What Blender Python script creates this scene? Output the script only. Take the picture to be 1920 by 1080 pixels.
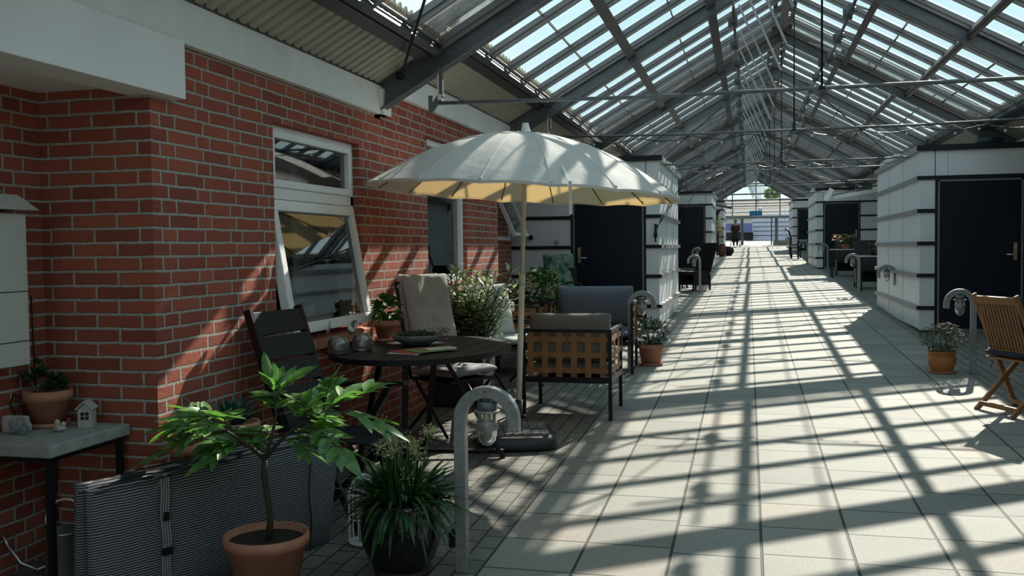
import bpy, math, random
from mathutils import Vector, Matrix, Euler
PI = math.pi
sc = bpy.context.scene
col = sc.collection
for o in list(bpy.data.objects): bpy.data.objects.remove(o)

# ------------------------------------------------------------------ camera
F_PX = 1769.1
CAM_H = 1.54
SLOPE = 0.0265                      # the street climbs gently away from the camera
def g(y): return SLOPE * y
YAW, PITCH, ROLL = -0.245546, -0.0415621, 0.0116678
cy_, sy_, cp_, sp_ = math.cos(YAW), math.sin(YAW), math.cos(PITCH), math.sin(PITCH)
fwd = Vector((sy_*cp_, cy_*cp_, sp_)); rgt = Vector((cy_, -sy_, 0)); dwn = -rgt.cross(fwd)
c_, s_ = math.cos(ROLL), math.sin(ROLL)
r2 = c_*rgt + s_*dwn; d2 = -s_*rgt + c_*dwn
cd = bpy.data.cameras.new('camera'); cam = bpy.data.objects.new('camera', cd); col.objects.link(cam)
cd.sensor_width = 36; cd.lens = F_PX/1920*36; cd.clip_end = 500; cd.clip_start = 0.05
m = Matrix((( r2.x, -d2.x, -fwd.x, 0), (r2.y, -d2.y, -fwd.y, 0), (r2.z, -d2.z, -fwd.z, CAM_H), (0, 0, 0, 1)))
cam.matrix_world = m
sc.camera = cam

# ------------------------------------------------------------------ light
SUNV = Vector((0.88, 3.68, 2.58)).normalized()
sd = bpy.data.lights.new('sun', 'SUN'); sun = bpy.data.objects.new('sun', sd); col.objects.link(sun)
sd.energy = 9.8; sd.angle = math.radians(0.55); sd.color = (1.0, 0.92, 0.80)
sun.rotation_euler = SUNV.to_track_quat('Z', 'Y').to_euler(); sun.location = (0, 10, 30)
w = bpy.data.worlds.new('sky'); sc.world = w; w.use_nodes = True
wn = w.node_tree.nodes; wl = w.node_tree.links; wn.clear()
wo = wn.new('ShaderNodeOutputWorld'); bg = wn.new('ShaderNodeBackground'); bg.inputs[1].default_value = 1.32
tc = wn.new('ShaderNodeTexCoord'); sp = wn.new('ShaderNodeSeparateXYZ'); rp = wn.new('ShaderNodeValToRGB')
wl.new(tc.outputs['Generated'], sp.inputs[0]); wl.new(sp.outputs['Z'], rp.inputs[0])
rp.color_ramp.elements[0].position = 0.0; rp.color_ramp.elements[0].color = (0.70, 0.84, 0.88, 1)
rp.color_ramp.elements[1].position = 0.75; rp.color_ramp.elements[1].color = (0.44, 0.68, 0.80, 1)
e = rp.color_ramp.elements.new(0.25); e.color = (0.60, 0.86, 0.92, 1)
cn = wn.new('ShaderNodeTexNoise'); cn.inputs['Scale'].default_value = 3.0; cn.inputs['Detail'].default_value = 5
cr = wn.new('ShaderNodeValToRGB'); cr.color_ramp.elements[0].position = 0.52; cr.color_ramp.elements[1].position = 0.72
mx = wn.new('ShaderNodeMixRGB'); mx.inputs[2].default_value = (0.85, 0.90, 0.92, 1)
wl.new(tc.outputs['Generated'], cn.inputs['Vector']); wl.new(cn.outputs['Fac'], cr.inputs[0])
wl.new(cr.outputs[0], mx.inputs[0]); wl.new(rp.outputs[0], mx.inputs[1]); wl.new(mx.outputs[0], bg.inputs[0]); wl.new(bg.outputs[0], wo.inputs[0])
sc.view_settings.view_transform = 'Standard'; sc.view_settings.look = 'None'
sc.view_settings.exposure = 0.0; sc.view_settings.gamma = 1.0; sc.view_settings.use_curve_mapping = False

# ------------------------------------------------------------------ material helpers
class NT:
    def __init__(s, name):
        s.m = bpy.data.materials.new(name); s.m.use_nodes = True
        s.n = s.m.node_tree.nodes; s.l = s.m.node_tree.links
        s.b = s.n['Principled BSDF']; s.out = s.n['Material Output']
    def link(s, v, sock):
        if isinstance(v, bpy.types.NodeSocket): s.l.new(v, sock)
        else: sock.default_value = v
    def M(s, op, a, b=0.0, c=None):
        n = s.n.new('ShaderNodeMath'); n.operation = op
        s.link(a, n.inputs[0]); s.link(b, n.inputs[1])
        if c is not None: s.link(c, n.inputs[2])
        return n.outputs[0]
    def pos(s):
        n = s.n.new('ShaderNodeNewGeometry'); q = s.n.new('ShaderNodeSeparateXYZ'); s.l.new(n.outputs['Position'], q.inputs[0])
        return n.outputs['Position'], q.outputs[0], q.outputs[1], q.outputs[2], n
    def obj(s):
        n = s.n.new('ShaderNodeTexCoord'); return n.outputs['Object']
    def noise(s, vec, scale, detail=3, rough=0.5, col=False):
        n = s.n.new('ShaderNodeTexNoise'); n.inputs['Scale'].default_value = scale; n.inputs['Detail'].default_value = detail
        n.inputs['Roughness'].default_value = rough
        if vec is not None: s.l.new(vec, n.inputs['Vector'])
        return n.outputs['Color' if col else 'Fac']
    def ramp(s, v, stops):
        n = s.n.new('ShaderNodeValToRGB'); s.l.new(v, n.inputs[0]); el = n.color_ramp.elements
        while len(el) < len(stops): el.new(0.5)
        for e, (p, c) in zip(el, stops):
            e.position = p; e.color = (c, c, c, 1) if isinstance(c, (int, float)) else (*c, 1)
        return n.outputs[0]
    def mix(s, f, a, b, mode='MIX'):
        n = s.n.new('ShaderNodeMixRGB'); n.blend_type = mode; s.link(f, n.inputs[0])
        for v, k in ((a, 1), (b, 2)):
            if isinstance(v, tuple): n.inputs[k].default_value = (*v, 1)
            else: s.l.new(v, n.inputs[k])
        return n.outputs[0]
    def white(s, x, y):
        c = s.n.new('ShaderNodeCombineXYZ'); s.link(x, c.inputs[0]); s.link(y, c.inputs[1])
        n = s.n.new('ShaderNodeTexWhiteNoise'); n.noise_dimensions = '3D'; s.l.new(c.outputs[0], n.inputs[0]); return n.outputs['Value']
    def bump(s, h, dist=0.01, strength=1.0):
        n = s.n.new('ShaderNodeBump'); n.inputs['Distance'].default_value = dist; n.inputs['Strength'].default_value = strength
        s.l.new(h, n.inputs['Height']); s.l.new(n.outputs[0], s.b.inputs['Normal'])
    def base(s, v): s.link((*v, 1) if isinstance(v, tuple) else v, s.b.inputs['Base Color'])
    def set(s, rough=None, metal=None, spec=None):
        if rough is not None: s.link(rough, s.b.inputs['Roughness'])
        if metal is not None: s.link(metal, s.b.inputs['Metallic'])
        if spec is not None: s.b.inputs['Specular IOR Level'].default_value = spec

def plain(name, c, rough=0.6, metal=0.0, var=0.12, scale=8.0, bump=0.0, spec=0.5):
    t = NT(name); o = t.obj(); f = t.noise(o, scale, 4)
    lo = tuple(x*(1-var) for x in c); hi = tuple(min(1, x*(1+var)) for x in c)
    t.base(t.ramp(f, [(0.3, lo), (0.7, hi)])); t.set(rough, metal, spec)
    if bump: t.bump(t.noise(o, scale*6, 3), bump, 0.6)
    return t.m

def mat_brick():
    t = NT('red_brick'); P, x, y, z, geo = t.pos()
    nn = t.n.new('ShaderNodeSeparateXYZ'); t.l.new(geo.outputs['True Normal'], nn.inputs[0])
    isx = t.M('GREATER_THAN', t.M('ABSOLUTE', nn.outputs[0]), 0.6)
    u = t.M('ADD', t.M('MULTIPLY', isx, y), t.M('MULTIPLY', t.M('SUBTRACT', 1, isx), x))
    ns = t.n.new('ShaderNodeSeparateXYZ'); t.l.new(t.noise(P, 9, 2, col=True), ns.inputs[0])
    u = t.M('ADD', u, t.M('MULTIPLY', t.M('SUBTRACT', ns.outputs[0], 0.5), 0.010))
    v = t.M('ADD', z, t.M('MULTIPLY', t.M('SUBTRACT', ns.outputs[1], 0.5), 0.010))
    v = t.M('ADD', v, 0.012)
    C = 0.0667
    vr = t.M('DIVIDE', v, C); row = t.M('FLOOR', vr); fv = t.M('MULTIPLY', t.M('FRACT', vr), C)
    odd = t.M('FLOORED_MODULO', row, 2)
    # monk bond on the street wall (two stretchers, one header), stretcher bond on returns
    per = t.M('ADD', t.M('MULTIPLY', isx, 0.12), 0.48)
    sh = t.M('MULTIPLY', odd, t.M('ADD', 0.12, t.M('MULTIPLY', isx, 0.18)))
    ur = t.M('DIVIDE', t.M('ADD', t.M('ADD', u, sh), 20), per); cell = t.M('FLOOR', ur); fu = t.M('MULTIPLY', t.M('FRACT', ur), per)
    k1 = t.M('GREATER_THAN', fu, 0.24); k2 = t.M('GREATER_THAN', fu, 0.48)
    k = t.M('ADD', k1, k2); loc = t.M('SUBTRACT', fu, t.M('MULTIPLY', k, 0.24))
    wid = t.M('SUBTRACT', 0.24, t.M('MULTIPLY', k2, 0.12))
    du = t.M('MINIMUM', loc, t.M('SUBTRACT', wid, loc)); dv = t.M('MINIMUM', fv, t.M('SUBTRACT', C, fv))
    d = t.M('MINIMUM', du, dv)
    mask = t.ramp(t.M('MULTIPLY', d, 50), [(0.29, 0.0), (0.42, 1.0)])
    rnd = t.white(t.M('ADD', t.M('MULTIPLY', cell, 3), k), row); rnd2 = t.white(row, t.M('ADD', t.M('MULTIPLY', cell, 3), k))
    cb = t.ramp(rnd, [(0.0, (0.235, 0.060, 0.043)), (0.35, (0.315, 0.080, 0.052)), (0.75, (0.40, 0.108, 0.065)), (1.0, (0.26, 0.068, 0.053))])
    fine = t.noise(P, 45, 6, 0.65); cb = t.mix(t.ramp(fine, [(0.35, 0.0), (0.75, 0.35)]), cb, (0.40, 0.13, 0.085))
    cb = t.mix(t.ramp(t.noise(P, 2.2, 4), [(0.5, 0.0), (0.8, 0.25)]), cb, (0.14, 0.04, 0.035))
    fl = t.ramp(t.noise(P, 26, 2), [(0.76, 0.0), (0.80, 1.0)]); cb = t.mix(t.M('MULTIPLY', fl, 0.35), cb, (0.45, 0.36, 0.31))
    cm = t.ramp(t.noise(P, 60, 4), [(0.3, (0.34, 0.30, 0.26)), (0.75, (0.50, 0.45, 0.39))])
    t.base(t.mix(mask, cm, cb)); t.set(0.9, 0, 0.25)
    h = t.M('ADD', mask, t.M('MULTIPLY', fine, 0.45)); h = t.M('ADD', h, t.M('MULTIPLY', rnd2, 0.35))
    t.bump(h, 0.007, 1.0); return t.m

def mat_paving():
    t = NT('street_paving'); P, x, y, z, geo = t.pos()
    ns = t.n.new('ShaderNodeSeparateXYZ'); t.l.new(t.noise(P, 3, 2, col=True), ns.inputs[0])
    # big slabs in columns
    p = 0.4085; X0 = -1.167
    ux = t.M('DIVIDE', t.M('SUBTRACT', x, X0), p); ci = t.M('FLOOR', ux); fx = t.M('MULTIPLY', t.M('FRACT', ux), p)
    off = t.M('MULTIPLY', t.white(ci, 3.0), 0.09)
    uy = t.M('DIVIDE', t.M('ADD', t.M('ADD', y, 0.02), off), p); ri = t.M('FLOOR', uy); fy = t.M('MULTIPLY', t.M('FRACT', uy), p)
    dx = t.M('MINIMUM', fx, t.M('SUBTRACT', p, fx)); dy = t.M('MINIMUM', fy, t.M('SUBTRACT', p, fy))
    dS = t.M('MINIMUM', t.M('MULTIPLY', dx, 0.8), dy); rS = t.white(ci, ri)
    # small pavers, long side away from the camera
    a, b = 0.105, 0.168
    vx = t.M('DIVIDE', t.M('SUBTRACT', x, X0), a); cj = t.M('FLOOR', vx); gx = t.M('MULTIPLY', t.M('FRACT', vx), a)
    hoff = t.M('MULTIPLY', t.M('FLOORED_MODULO', cj, 2), b/2)
    vy = t.M('DIVIDE', t.M('ADD', y, hoff), b); rj = t.M('FLOOR', vy); gy = t.M('MULTIPLY', t.M('FRACT', vy), b)
    dP = t.M('MINIMUM', t.M('MINIMUM', gx, t.M('SUBTRACT', a, gx)), t.M('MINIMUM', gy, t.M('SUBTRACT', b, gy))); rP = t.white(cj, rj)
    isS = t.M('MULTIPLY', t.M('GREATER_THAN', x, X0), t.M('LESS_THAN', x, X0+8*p))
    isS = t.M('MAXIMUM', isS, t.M('GREATER_THAN', y, 57.0))
    inv = t.M('SUBTRACT', 1, isS)
    d = t.M('ADD', t.M('MULTIPLY', isS, dS), t.M('MULTIPLY', inv, dP)); r = t.M('ADD', t.M('MULTIPLY', isS, rS), t.M('MULTIPLY', inv, rP))
    mask = t.ramp(t.M('MULTIPLY', d, 50), [(0.18, 0.0), (0.31, 1.0)])
    cs = t.ramp(r, [(0, (0.205, 0.198, 0.175)), (0.5, (0.238, 0.230, 0.202)), (0.9, (0.262, 0.250, 0.216)), (1, (0.275, 0.238, 0.198))])
    cp = t.ramp(r, [(0, (0.14, 0.133, 0.115)), (1, (0.195, 0.184, 0.157))])
    c = t.mix(isS, cp, cs)
    fine = t.noise(P, 220, 3, 0.7); c = t.mix(0.6, c, t.ramp(fine, [(0.36, 0.22), (0.64, 0.78)]), 'OVERLAY')
    big = t.noise(P, 1.3, 5); c = t.mix(0.35, c, t.ramp(big, [(0.3, 0.36), (0.7, 0.62)]), 'OVERLAY')
    st = t.ramp(t.noise(P, 5, 4), [(0.60, 0.0), (0.78, 0.45)]); c = t.mix(st, c, (0.33, 0.255, 0.19))
    t.base(t.mix(mask, (0.045, 0.042, 0.036), c)); t.set(0.75, 0, 0.35)
    h = t.M('ADD', mask, t.M('MULTIPLY', fine, 0.12)); h = t.M('ADD', h, t.M('MULTIPLY', r, 0.25)); t.bump(h, 0.004, 1.0)
    return t.m

def mat_steel(name='galvanised_steel', c=(0.115, 0.125, 0.135), rough=0.5, metal=0.3):
    t = NT(name); P, x, y, z, _ = t.pos()
    v = t.n.new('ShaderNodeTexVoronoi'); v.inputs['Scale'].default_value = 35; t.l.new(P, v.inputs['Vector'])
    a = t.ramp(v.outputs['Distance'], [(0.0, tuple(k*0.85 for k in c)), (0.8, tuple(k*1.2 for k in c))])
    b = t.ramp(t.noise(P, 3, 5), [(0.35, 0.38), (0.65, 0.62)])
    t.base(t.mix(0.6, a, b, 'OVERLAY')); t.set(rough, metal); return t.m

def mat_glass(name='roof_glass', refl=1.0, tint=(0.93, 0.97, 0.97), dirt=0.035):
    t = NT(name); t.n.remove(t.b)
    tr = t.n.new('ShaderNodeBsdfTransparent'); tr.inputs[0].default_value = (*tint, 1)
    gl = t.n.new('ShaderNodeBsdfGlossy'); gl.inputs['Roughness'].default_value = 0.02; gl.inputs[0].default_value = (refl, refl, refl, 1)
    fr = t.n.new('ShaderNodeFresnel'); fr.inputs[0].default_value = 1.28
    mx = t.n.new('ShaderNodeMixShader'); t.l.new(fr.outputs[0], mx.inputs[0]); t.l.new(tr.outputs[0], mx.inputs[1]); t.l.new(gl.outputs[0], mx.inputs[2])
    df = t.n.new('ShaderNodeBsdfDiffuse'); df.inputs[0].default_value = (0.55, 0.52, 0.47, 1)
    P, x, y, z, _ = t.pos(); f = t.ramp(t.noise(P, 9, 6, 0.7), [(0.42, 0.0), (0.85, dirt)])
    m2 = t.n.new('ShaderNodeMixShader'); t.l.new(f, m2.inputs[0]); t.l.new(mx.outputs[0], m2.inputs[1]); t.l.new(df.outputs[0], m2.inputs[2])
    t.l.new(m2.outputs[0], t.out.inputs[0]); return t.m

def mat_dirty():
    t = NT('dirty_pane'); P, x, y, z, _ = t.pos(); t.b.inputs['Roughness'].default_value = 0.6
    c = t.ramp(t.noise(P, 4, 6, 0.7), [(0.3, (0.14, 0.125, 0.105)), (0.7, (0.42, 0.39, 0.34))]); t.base(c)
    tr = t.n.new('ShaderNodeBsdfTransparent'); tr.inputs[0].default_value = (0.85, 0.88, 0.86, 1)
    tl = t.n.new('ShaderNodeBsdfTranslucent'); t.l.new(c, tl.inputs[0])
    a = t.n.new('ShaderNodeMixShader'); a.inputs[0].default_value = 0.5; t.l.new(t.b.outputs[0], a.inputs[1]); t.l.new(tl.outputs[0], a.inputs[2])
    f = t.ramp(t.noise(P, 2.2, 5, 0.7), [(0.35, 0.5), (0.7, 0.95)])
    m2 = t.n.new('ShaderNodeMixShader'); t.l.new(f, m2.inputs[0]); t.l.new(tr.outputs[0], m2.inputs[1]); t.l.new(a.outputs[0], m2.inputs[2]); t.l.new(m2.outputs[0], t.out.inputs[0]); return t.m

def mat_window():
    t = NT('window_glass'); t.n.remove(t.b)
    tr = t.n.new('ShaderNodeBsdfTransparent'); tr.inputs[0].default_value = (0.75, 0.80, 0.80, 1)
    gl = t.n.new('ShaderNodeBsdfGlossy'); gl.inputs['Roughness'].default_value = 0.01; gl.inputs[0].default_value = (0.9, 0.93, 0.95, 1)
    lw = t.n.new('ShaderNodeLayerWeight'); lw.inputs[0].default_value = 0.35
    f = t.M('ADD', t.M('MULTIPLY', lw.outputs['Fresnel'], 0.9), 0.10)
    mx = t.n.new('ShaderNodeMixShader'); t.l.new(f, mx.inputs[0]); t.l.new(tr.outputs[0], mx.inputs[1]); t.l.new(gl.outputs[0], mx.inputs[2])
    t.l.new(mx.outputs[0], t.out.inputs[0]); return t.m

def mat_jar():
    t = NT('clear_glass'); t.n.remove(t.b)
    tr = t.n.new('ShaderNodeBsdfTransparent'); tr.inputs[0].default_value = (0.90, 0.93, 0.90, 1)
    gl = t.n.new('ShaderNodeBsdfGlossy'); gl.inputs['Roughness'].default_value = 0.04
    lw = t.n.new('ShaderNodeLayerWeight'); lw.inputs[0].default_value = 0.42
    df = t.n.new('ShaderNodeBsdfDiffuse'); df.inputs[0].default_value = (0.6, 0.62, 0.58, 1)
    mx = t.n.new('ShaderNodeMixShader'); t.l.new(lw.outputs['Fresnel'], mx.inputs[0]); t.l.new(tr.outputs[0], mx.inputs[1]); t.l.new(gl.outputs[0], mx.inputs[2])
    m2 = t.n.new('ShaderNodeMixShader'); m2.inputs[0].default_value = 0.12; t.l.new(mx.outputs[0], m2.inputs[1]); t.l.new(df.outputs[0], m2.inputs[2])
    t.l.new(m2.outputs[0], t.out.inputs[0]); return t.m

def mat_leaf(name, c1, c2, rough=0.45, trans=0.35, scale=30):
    t = NT(name); o = t.obj(); f = t.noise(o, scale, 3)
    c = t.ramp(f, [(0.35, c1), (0.65, c2)]); t.base(c); t.set(rough, 0, 0.5)
    tl = t.n.new('ShaderNodeBsdfTranslucent'); t.l.new(t.mix(1.0, c, (1.0, 1.25, 0.55), 'MULTIPLY'), tl.inputs[0])
    mx = t.n.new('ShaderNodeMixShader'); mx.inputs[0].default_value = trans
    t.l.new(t.b.outputs[0], mx.inputs[1]); t.l.new(tl.outputs[0], mx.inputs[2]); t.l.new(mx.outputs[0], t.out.inputs[0]); return t.m

def mat_cloth_umb():
    t = NT('cream_canvas'); o = t.obj(); f = t.noise(o, 7, 4)
    c = t.ramp(f, [(0.3, (0.66, 0.665, 0.66)), (0.7, (0.72, 0.725, 0.72))]); t.base(c); t.set(0.8, 0, 0.3)
    tl = t.n.new('ShaderNodeBsdfTranslucent'); tl.inputs[0].default_value = (0.72, 0.50, 0.20, 1)
    mx = t.n.new('ShaderNodeMixShader'); mx.inputs[0].default_value = 0.30
    t.bump(t.noise(o, 5, 3), 0.02, 0.4)
    t.l.new(t.b.outputs[0], mx.inputs[1]); t.l.new(tl.outputs[0], mx.inputs[2]); t.l.new(mx.outputs[0], t.out.inputs[0]); return t.m

def mat_stripe():
    t = NT('striped_cushion_fabric'); P, x, y, z, _ = t.pos()
    n = t.noise(P, 9, 3); zz = t.M('ADD', z, t.M('MULTIPLY', n, 0.012))
    f = t.M('FRACT', t.M('DIVIDE', zz, 0.0105)); s = t.ramp(f, [(0.0, 0.0), (0.42, 0.0), (0.55, 1.0), (0.9, 1.0), (1.0, 0.0)])
    c = t.mix(s, (0.030, 0.031, 0.037), (0.30, 0.30, 0.32)); t.base(c); t.set(0.85, 0, 0.2)
    t.bump(t.M('ADD', s, t.noise(P, 6, 3)), 0.002, 0.6); return t.m

def mat_wood(name, c, axis=2, scale=14, dark=0.55, rough=0.55):
    t = NT(name); n = t.n.new('ShaderNodeMapping'); sc_ = [scale]*3; sc_[axis] = scale*0.07; n.inputs['Scale'].default_value = sc_
    t.l.new(t.obj(), n.inputs[0]); f = t.noise(n.outputs[0], 3, 6, 0.6)
    t.base(t.ramp(f, [(0.3, tuple(k*dark for k in c)), (0.7, c)])); t.set(rough, 0, 0.4); t.bump(f, 0.002, 0.4); return t.m

def mat_terracotta():
    t = NT('terracotta'); o = t.obj(); f = t.noise(o, 9, 6, 0.6)
    c = t.ramp(f, [(0.3, (0.38, 0.165, 0.100)), (0.7, (0.50, 0.235, 0.150))])
    st = t.ramp(t.noise(o, 3.5, 5), [(0.56, 0.0), (0.75, 0.35)]); t.base(t.mix(st, c, (0.55, 0.38, 0.28))); t.set(0.8, 0, 0.3)
    t.bump(t.noise(o, 60, 3), 0.001, 0.5); return t.m

def mat_panel():
    t = NT('white_panel'); P, x, y, z, _ = t.pos()
    f = t.noise(P, 1.6, 5); c = t.ramp(f, [(0.3, (0.60, 0.62, 0.64)), (0.7, (0.68, 0.70, 0.72))])
    t.base(c); t.set(0.35, 0, 0.5); return t.m

def mat_tiles():
    t = NT('roof_tiles'); P, x, y, z, _ = t.pos()
    a = t.M('FRACT', t.M('MULTIPLY', t.M('ADD', x, t.M('MULTIPLY', z, 0.7)), 3.3)); b = t.M('FRACT', t.M('MULTIPLY', z, 5))
    c = t.mix(t.ramp(a, [(0, 0.0), (0.5, 1.0), (1, 0.0)]), (0.03, 0.025, 0.022), (0.14, 0.115, 0.10))
    t.base(t.mix(t.ramp(b, [(0, 0.0), (0.2, 1.0)]), (0.08, 0.06, 0.05), c)); t.set(0.8); return t.m

BRICK = mat_brick(); PAVE = mat_paving(); STEEL = mat_steel(); STEELL = mat_steel('pale_galvanised_steel', (0.22, 0.235, 0.235), 0.45, 0.4)
ALU = plain('aluminium', (0.19, 0.18, 0.18), 0.45, 0.3, 0.08); RGLASS = mat_glass(); DGLASS = mat_dirty(); WGLASS = mat_window(); JAR = mat_jar()
WHITEP = plain('white_paint', (0.84, 0.85, 0.84), 0.5, 0, 0.06, 2.0); FASCIA = plain('fascia_paint', (0.80, 0.81, 0.775), 0.6, 0, 0.08, 2.5)
SHEET = plain('beige_sheet', (0.44, 0.42, 0.34), 0.55, 0, 0.08, 3); PANEL = mat_panel()
BAND = plain('dark_band', (0.008, 0.010, 0.014), 0.5, 0, 0.1, 8, 0, 0.3); BANDG = plain('grey_band', (0.26, 0.27, 0.27), 0.45, 0.3, 0.1)
DOORM = plain('dark_blue_door', (0.004, 0.009, 0.018), 0.4, 0, 0.15, 2, 0, 0.25); BLACK = plain('black_metal', (0.008, 0.0085, 0.010), 0.45, 0, 0.2, 8, 0, 0.3)
BLACKS = plain('black_slat', (0.009, 0.013, 0.017), 0.5, 0, 0.15, 4, 0, 0.3); CHAR = plain('charcoal_plastic', (0.02, 0.021, 0.025), 0.5, 0, 0.2)
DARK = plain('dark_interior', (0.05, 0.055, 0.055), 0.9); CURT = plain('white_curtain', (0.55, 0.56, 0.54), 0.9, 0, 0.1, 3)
CREAM = mat_cloth_umb(); POLE = plain('cream_pole', (0.60, 0.58, 0.48), 0.35, 0, 0.05); WHITEM = plain('white_metal', (0.72, 0.73, 0.72), 0.35, 0, 0.04)
STRIPE = mat_stripe(); TERRA = mat_terracotta(); SOIL = plain('soil', (0.020, 0.014, 0.010), 0.95, 0, 0.5, 60, 0.01)
GLAZE = plain('black_glaze', (0.012, 0.010, 0.012), 0.08, 0, 0.2); ORANGE = plain('orange_glaze', (0.45, 0.17, 0.045), 0.3, 0, 0.15, 5)
GREYC = plain('grey_cushion', (0.34, 0.355, 0.37), 0.9, 0, 0.12, 60, 0.002); BLUEC = plain('blue_grey_cushion', (0.13, 0.145, 0.175), 0.9, 0, 0.12, 50, 0.002)
DGREYC = plain('dark_grey_cushion', (0.13, 0.128, 0.12), 0.9, 0, 0.15, 50, 0.002)
LIGHTC = plain('light_grey_cushion', (0.50, 0.50, 0.47), 0.9, 0, 0.1, 40, 0.002); NAVY = plain('navy_cushion', (0.018, 0.02, 0.045), 0.9, 0, 0.2, 40, 0.001)
STRAP = plain('tan_strap', (0.25, 0.115, 0.042), 0.55, 0, 0.18, 12); TEAK = mat_wood('teak', (0.34, 0.175, 0.075)); TEAKD = mat_wood('weathered_wood', (0.20, 0.12, 0.06))
STONE = plain('concrete', (0.30, 0.30, 0.28), 0.85, 0, 0.15, 20, 0.002); STONEL = plain('pale_ceramic', (0.42, 0.41, 0.36), 0.7, 0, 0.18, 25, 0.001)
CHROME = plain('chrome', (0.70, 0.70, 0.69), 0.32, 0.95, 0.05); BRASS = plain('brass_plate', (0.42, 0.33, 0.24), 0.35, 0.7, 0.1)
MAILW = plain('cream_enamel', (0.56, 0.56, 0.50), 0.45, 0, 0.05, 3); ZINC = plain('zinc', (0.33, 0.34, 0.33), 0.3, 0.85, 0.15)
LF_PEO = mat_leaf('peony_leaf', (0.08, 0.19, 0.07), (0.20, 0.34, 0.11), 0.3, 0.42); LF_AGA = mat_leaf('strap_leaf', (0.015, 0.055, 0.018), (0.04, 0.12, 0.03), 0.35, 0.25)
LF_OLE = mat_leaf('pale_leaf', (0.14, 0.20, 0.11), (0.58, 0.60, 0.52), 0.45, 0.3, 12); LF_DRK = mat_leaf('dark_leaf', (0.012, 0.035, 0.014), (0.03, 0.075, 0.022), 0.45, 0.2)
LF_MID = mat_leaf('green_leaf', (0.03, 0.10, 0.025), (0.08, 0.18, 0.04), 0.45, 0.3); LF_GRY = mat_leaf('grey_leaf', (0.05, 0.07, 0.045), (0.16, 0.18, 0.13), 0.6, 0.2)
LF_TREE = mat_leaf('tree_leaf', (0.10, 0.16, 0.04), (0.20, 0.28, 0.08), 0.6, 0.4, 3)
FL_PUR = plain('purple_petal', (0.40, 0.10, 0.33), 0.7, 0, 0.3, 30); FL_PNK = plain('pink_petal', (0.60, 0.14, 0.14), 0.7, 0, 0.2, 30)
FL_CRM = plain('cream_petal', (0.42, 0.42, 0.20), 0.8, 0, 0.3, 30); FL_YEL = plain('yellow_petal', (0.50, 0.32, 0.05), 0.7, 0, 0.3, 30)
FL_PCH = plain('peach_petal', (0.62, 0.42, 0.26), 0.7, 0, 0.3, 20); STEMM = plain('dark_stem', (0.035, 0.032, 0.018), 0.8, 0, 0.2); STEMG = plain('green_stem', (0.08, 0.13, 0.04), 0.7)
TEAL = mat_leaf('teal_print_fabric', (0.008, 0.075, 0.07), (0.22, 0.28, 0.20), 0.9, 0.0, 14); RED = plain('dark_red', (0.12, 0.03, 0.02), 0.6); COAT = plain('brown_coat', (0.055, 0.026, 0.018), 0.9, 0, 0.2)
SKIN = plain('skin', (0.42, 0.24, 0.17), 0.6, 0, 0.05); HAIR = plain('dark_hair', (0.02, 0.015, 0.012), 0.8); TROUS = plain('dark_trousers', (0.012, 0.012, 0.015), 0.9)
BLUE = plain('blue_sign', (0.02, 0.16, 0.30), 0.5); PURP = plain('violet_tarp', (0.13, 0.14, 0.30), 0.7, 0, 0.15, 2); TILES = mat_tiles()
PAPW = plain('paper', (0.6, 0.6, 0.58), 0.6); PAPR = plain('red_paper', (0.45, 0.06, 0.05), 0.5, 0, 0.2, 20); PAPG = plain('green_paper', (0.20, 0.26, 0.08), 0.5)
GBOWL = plain('grey_glaze', (0.17, 0.20, 0.20), 0.25, 0, 0.2, 8); GREEN = plain('dark_green_glass', (0.02, 0.10, 0.09), 0.2)
PURL = mat_steel('purlin_steel_shaded', (0.05, 0.055, 0.06), 0.5, 0.2); COND = plain('conduit_grey', (0.20, 0.205, 0.205), 0.5)  # PURL: darker copy of the steel, shade on the purlins put into its colour
WHITEGR = plain('pale_grey_metal', (0.36, 0.37, 0.375), 0.45, 0.2)
BULB = plain('clear_bulb', (0.5, 0.5, 0.45), 0.2)

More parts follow.
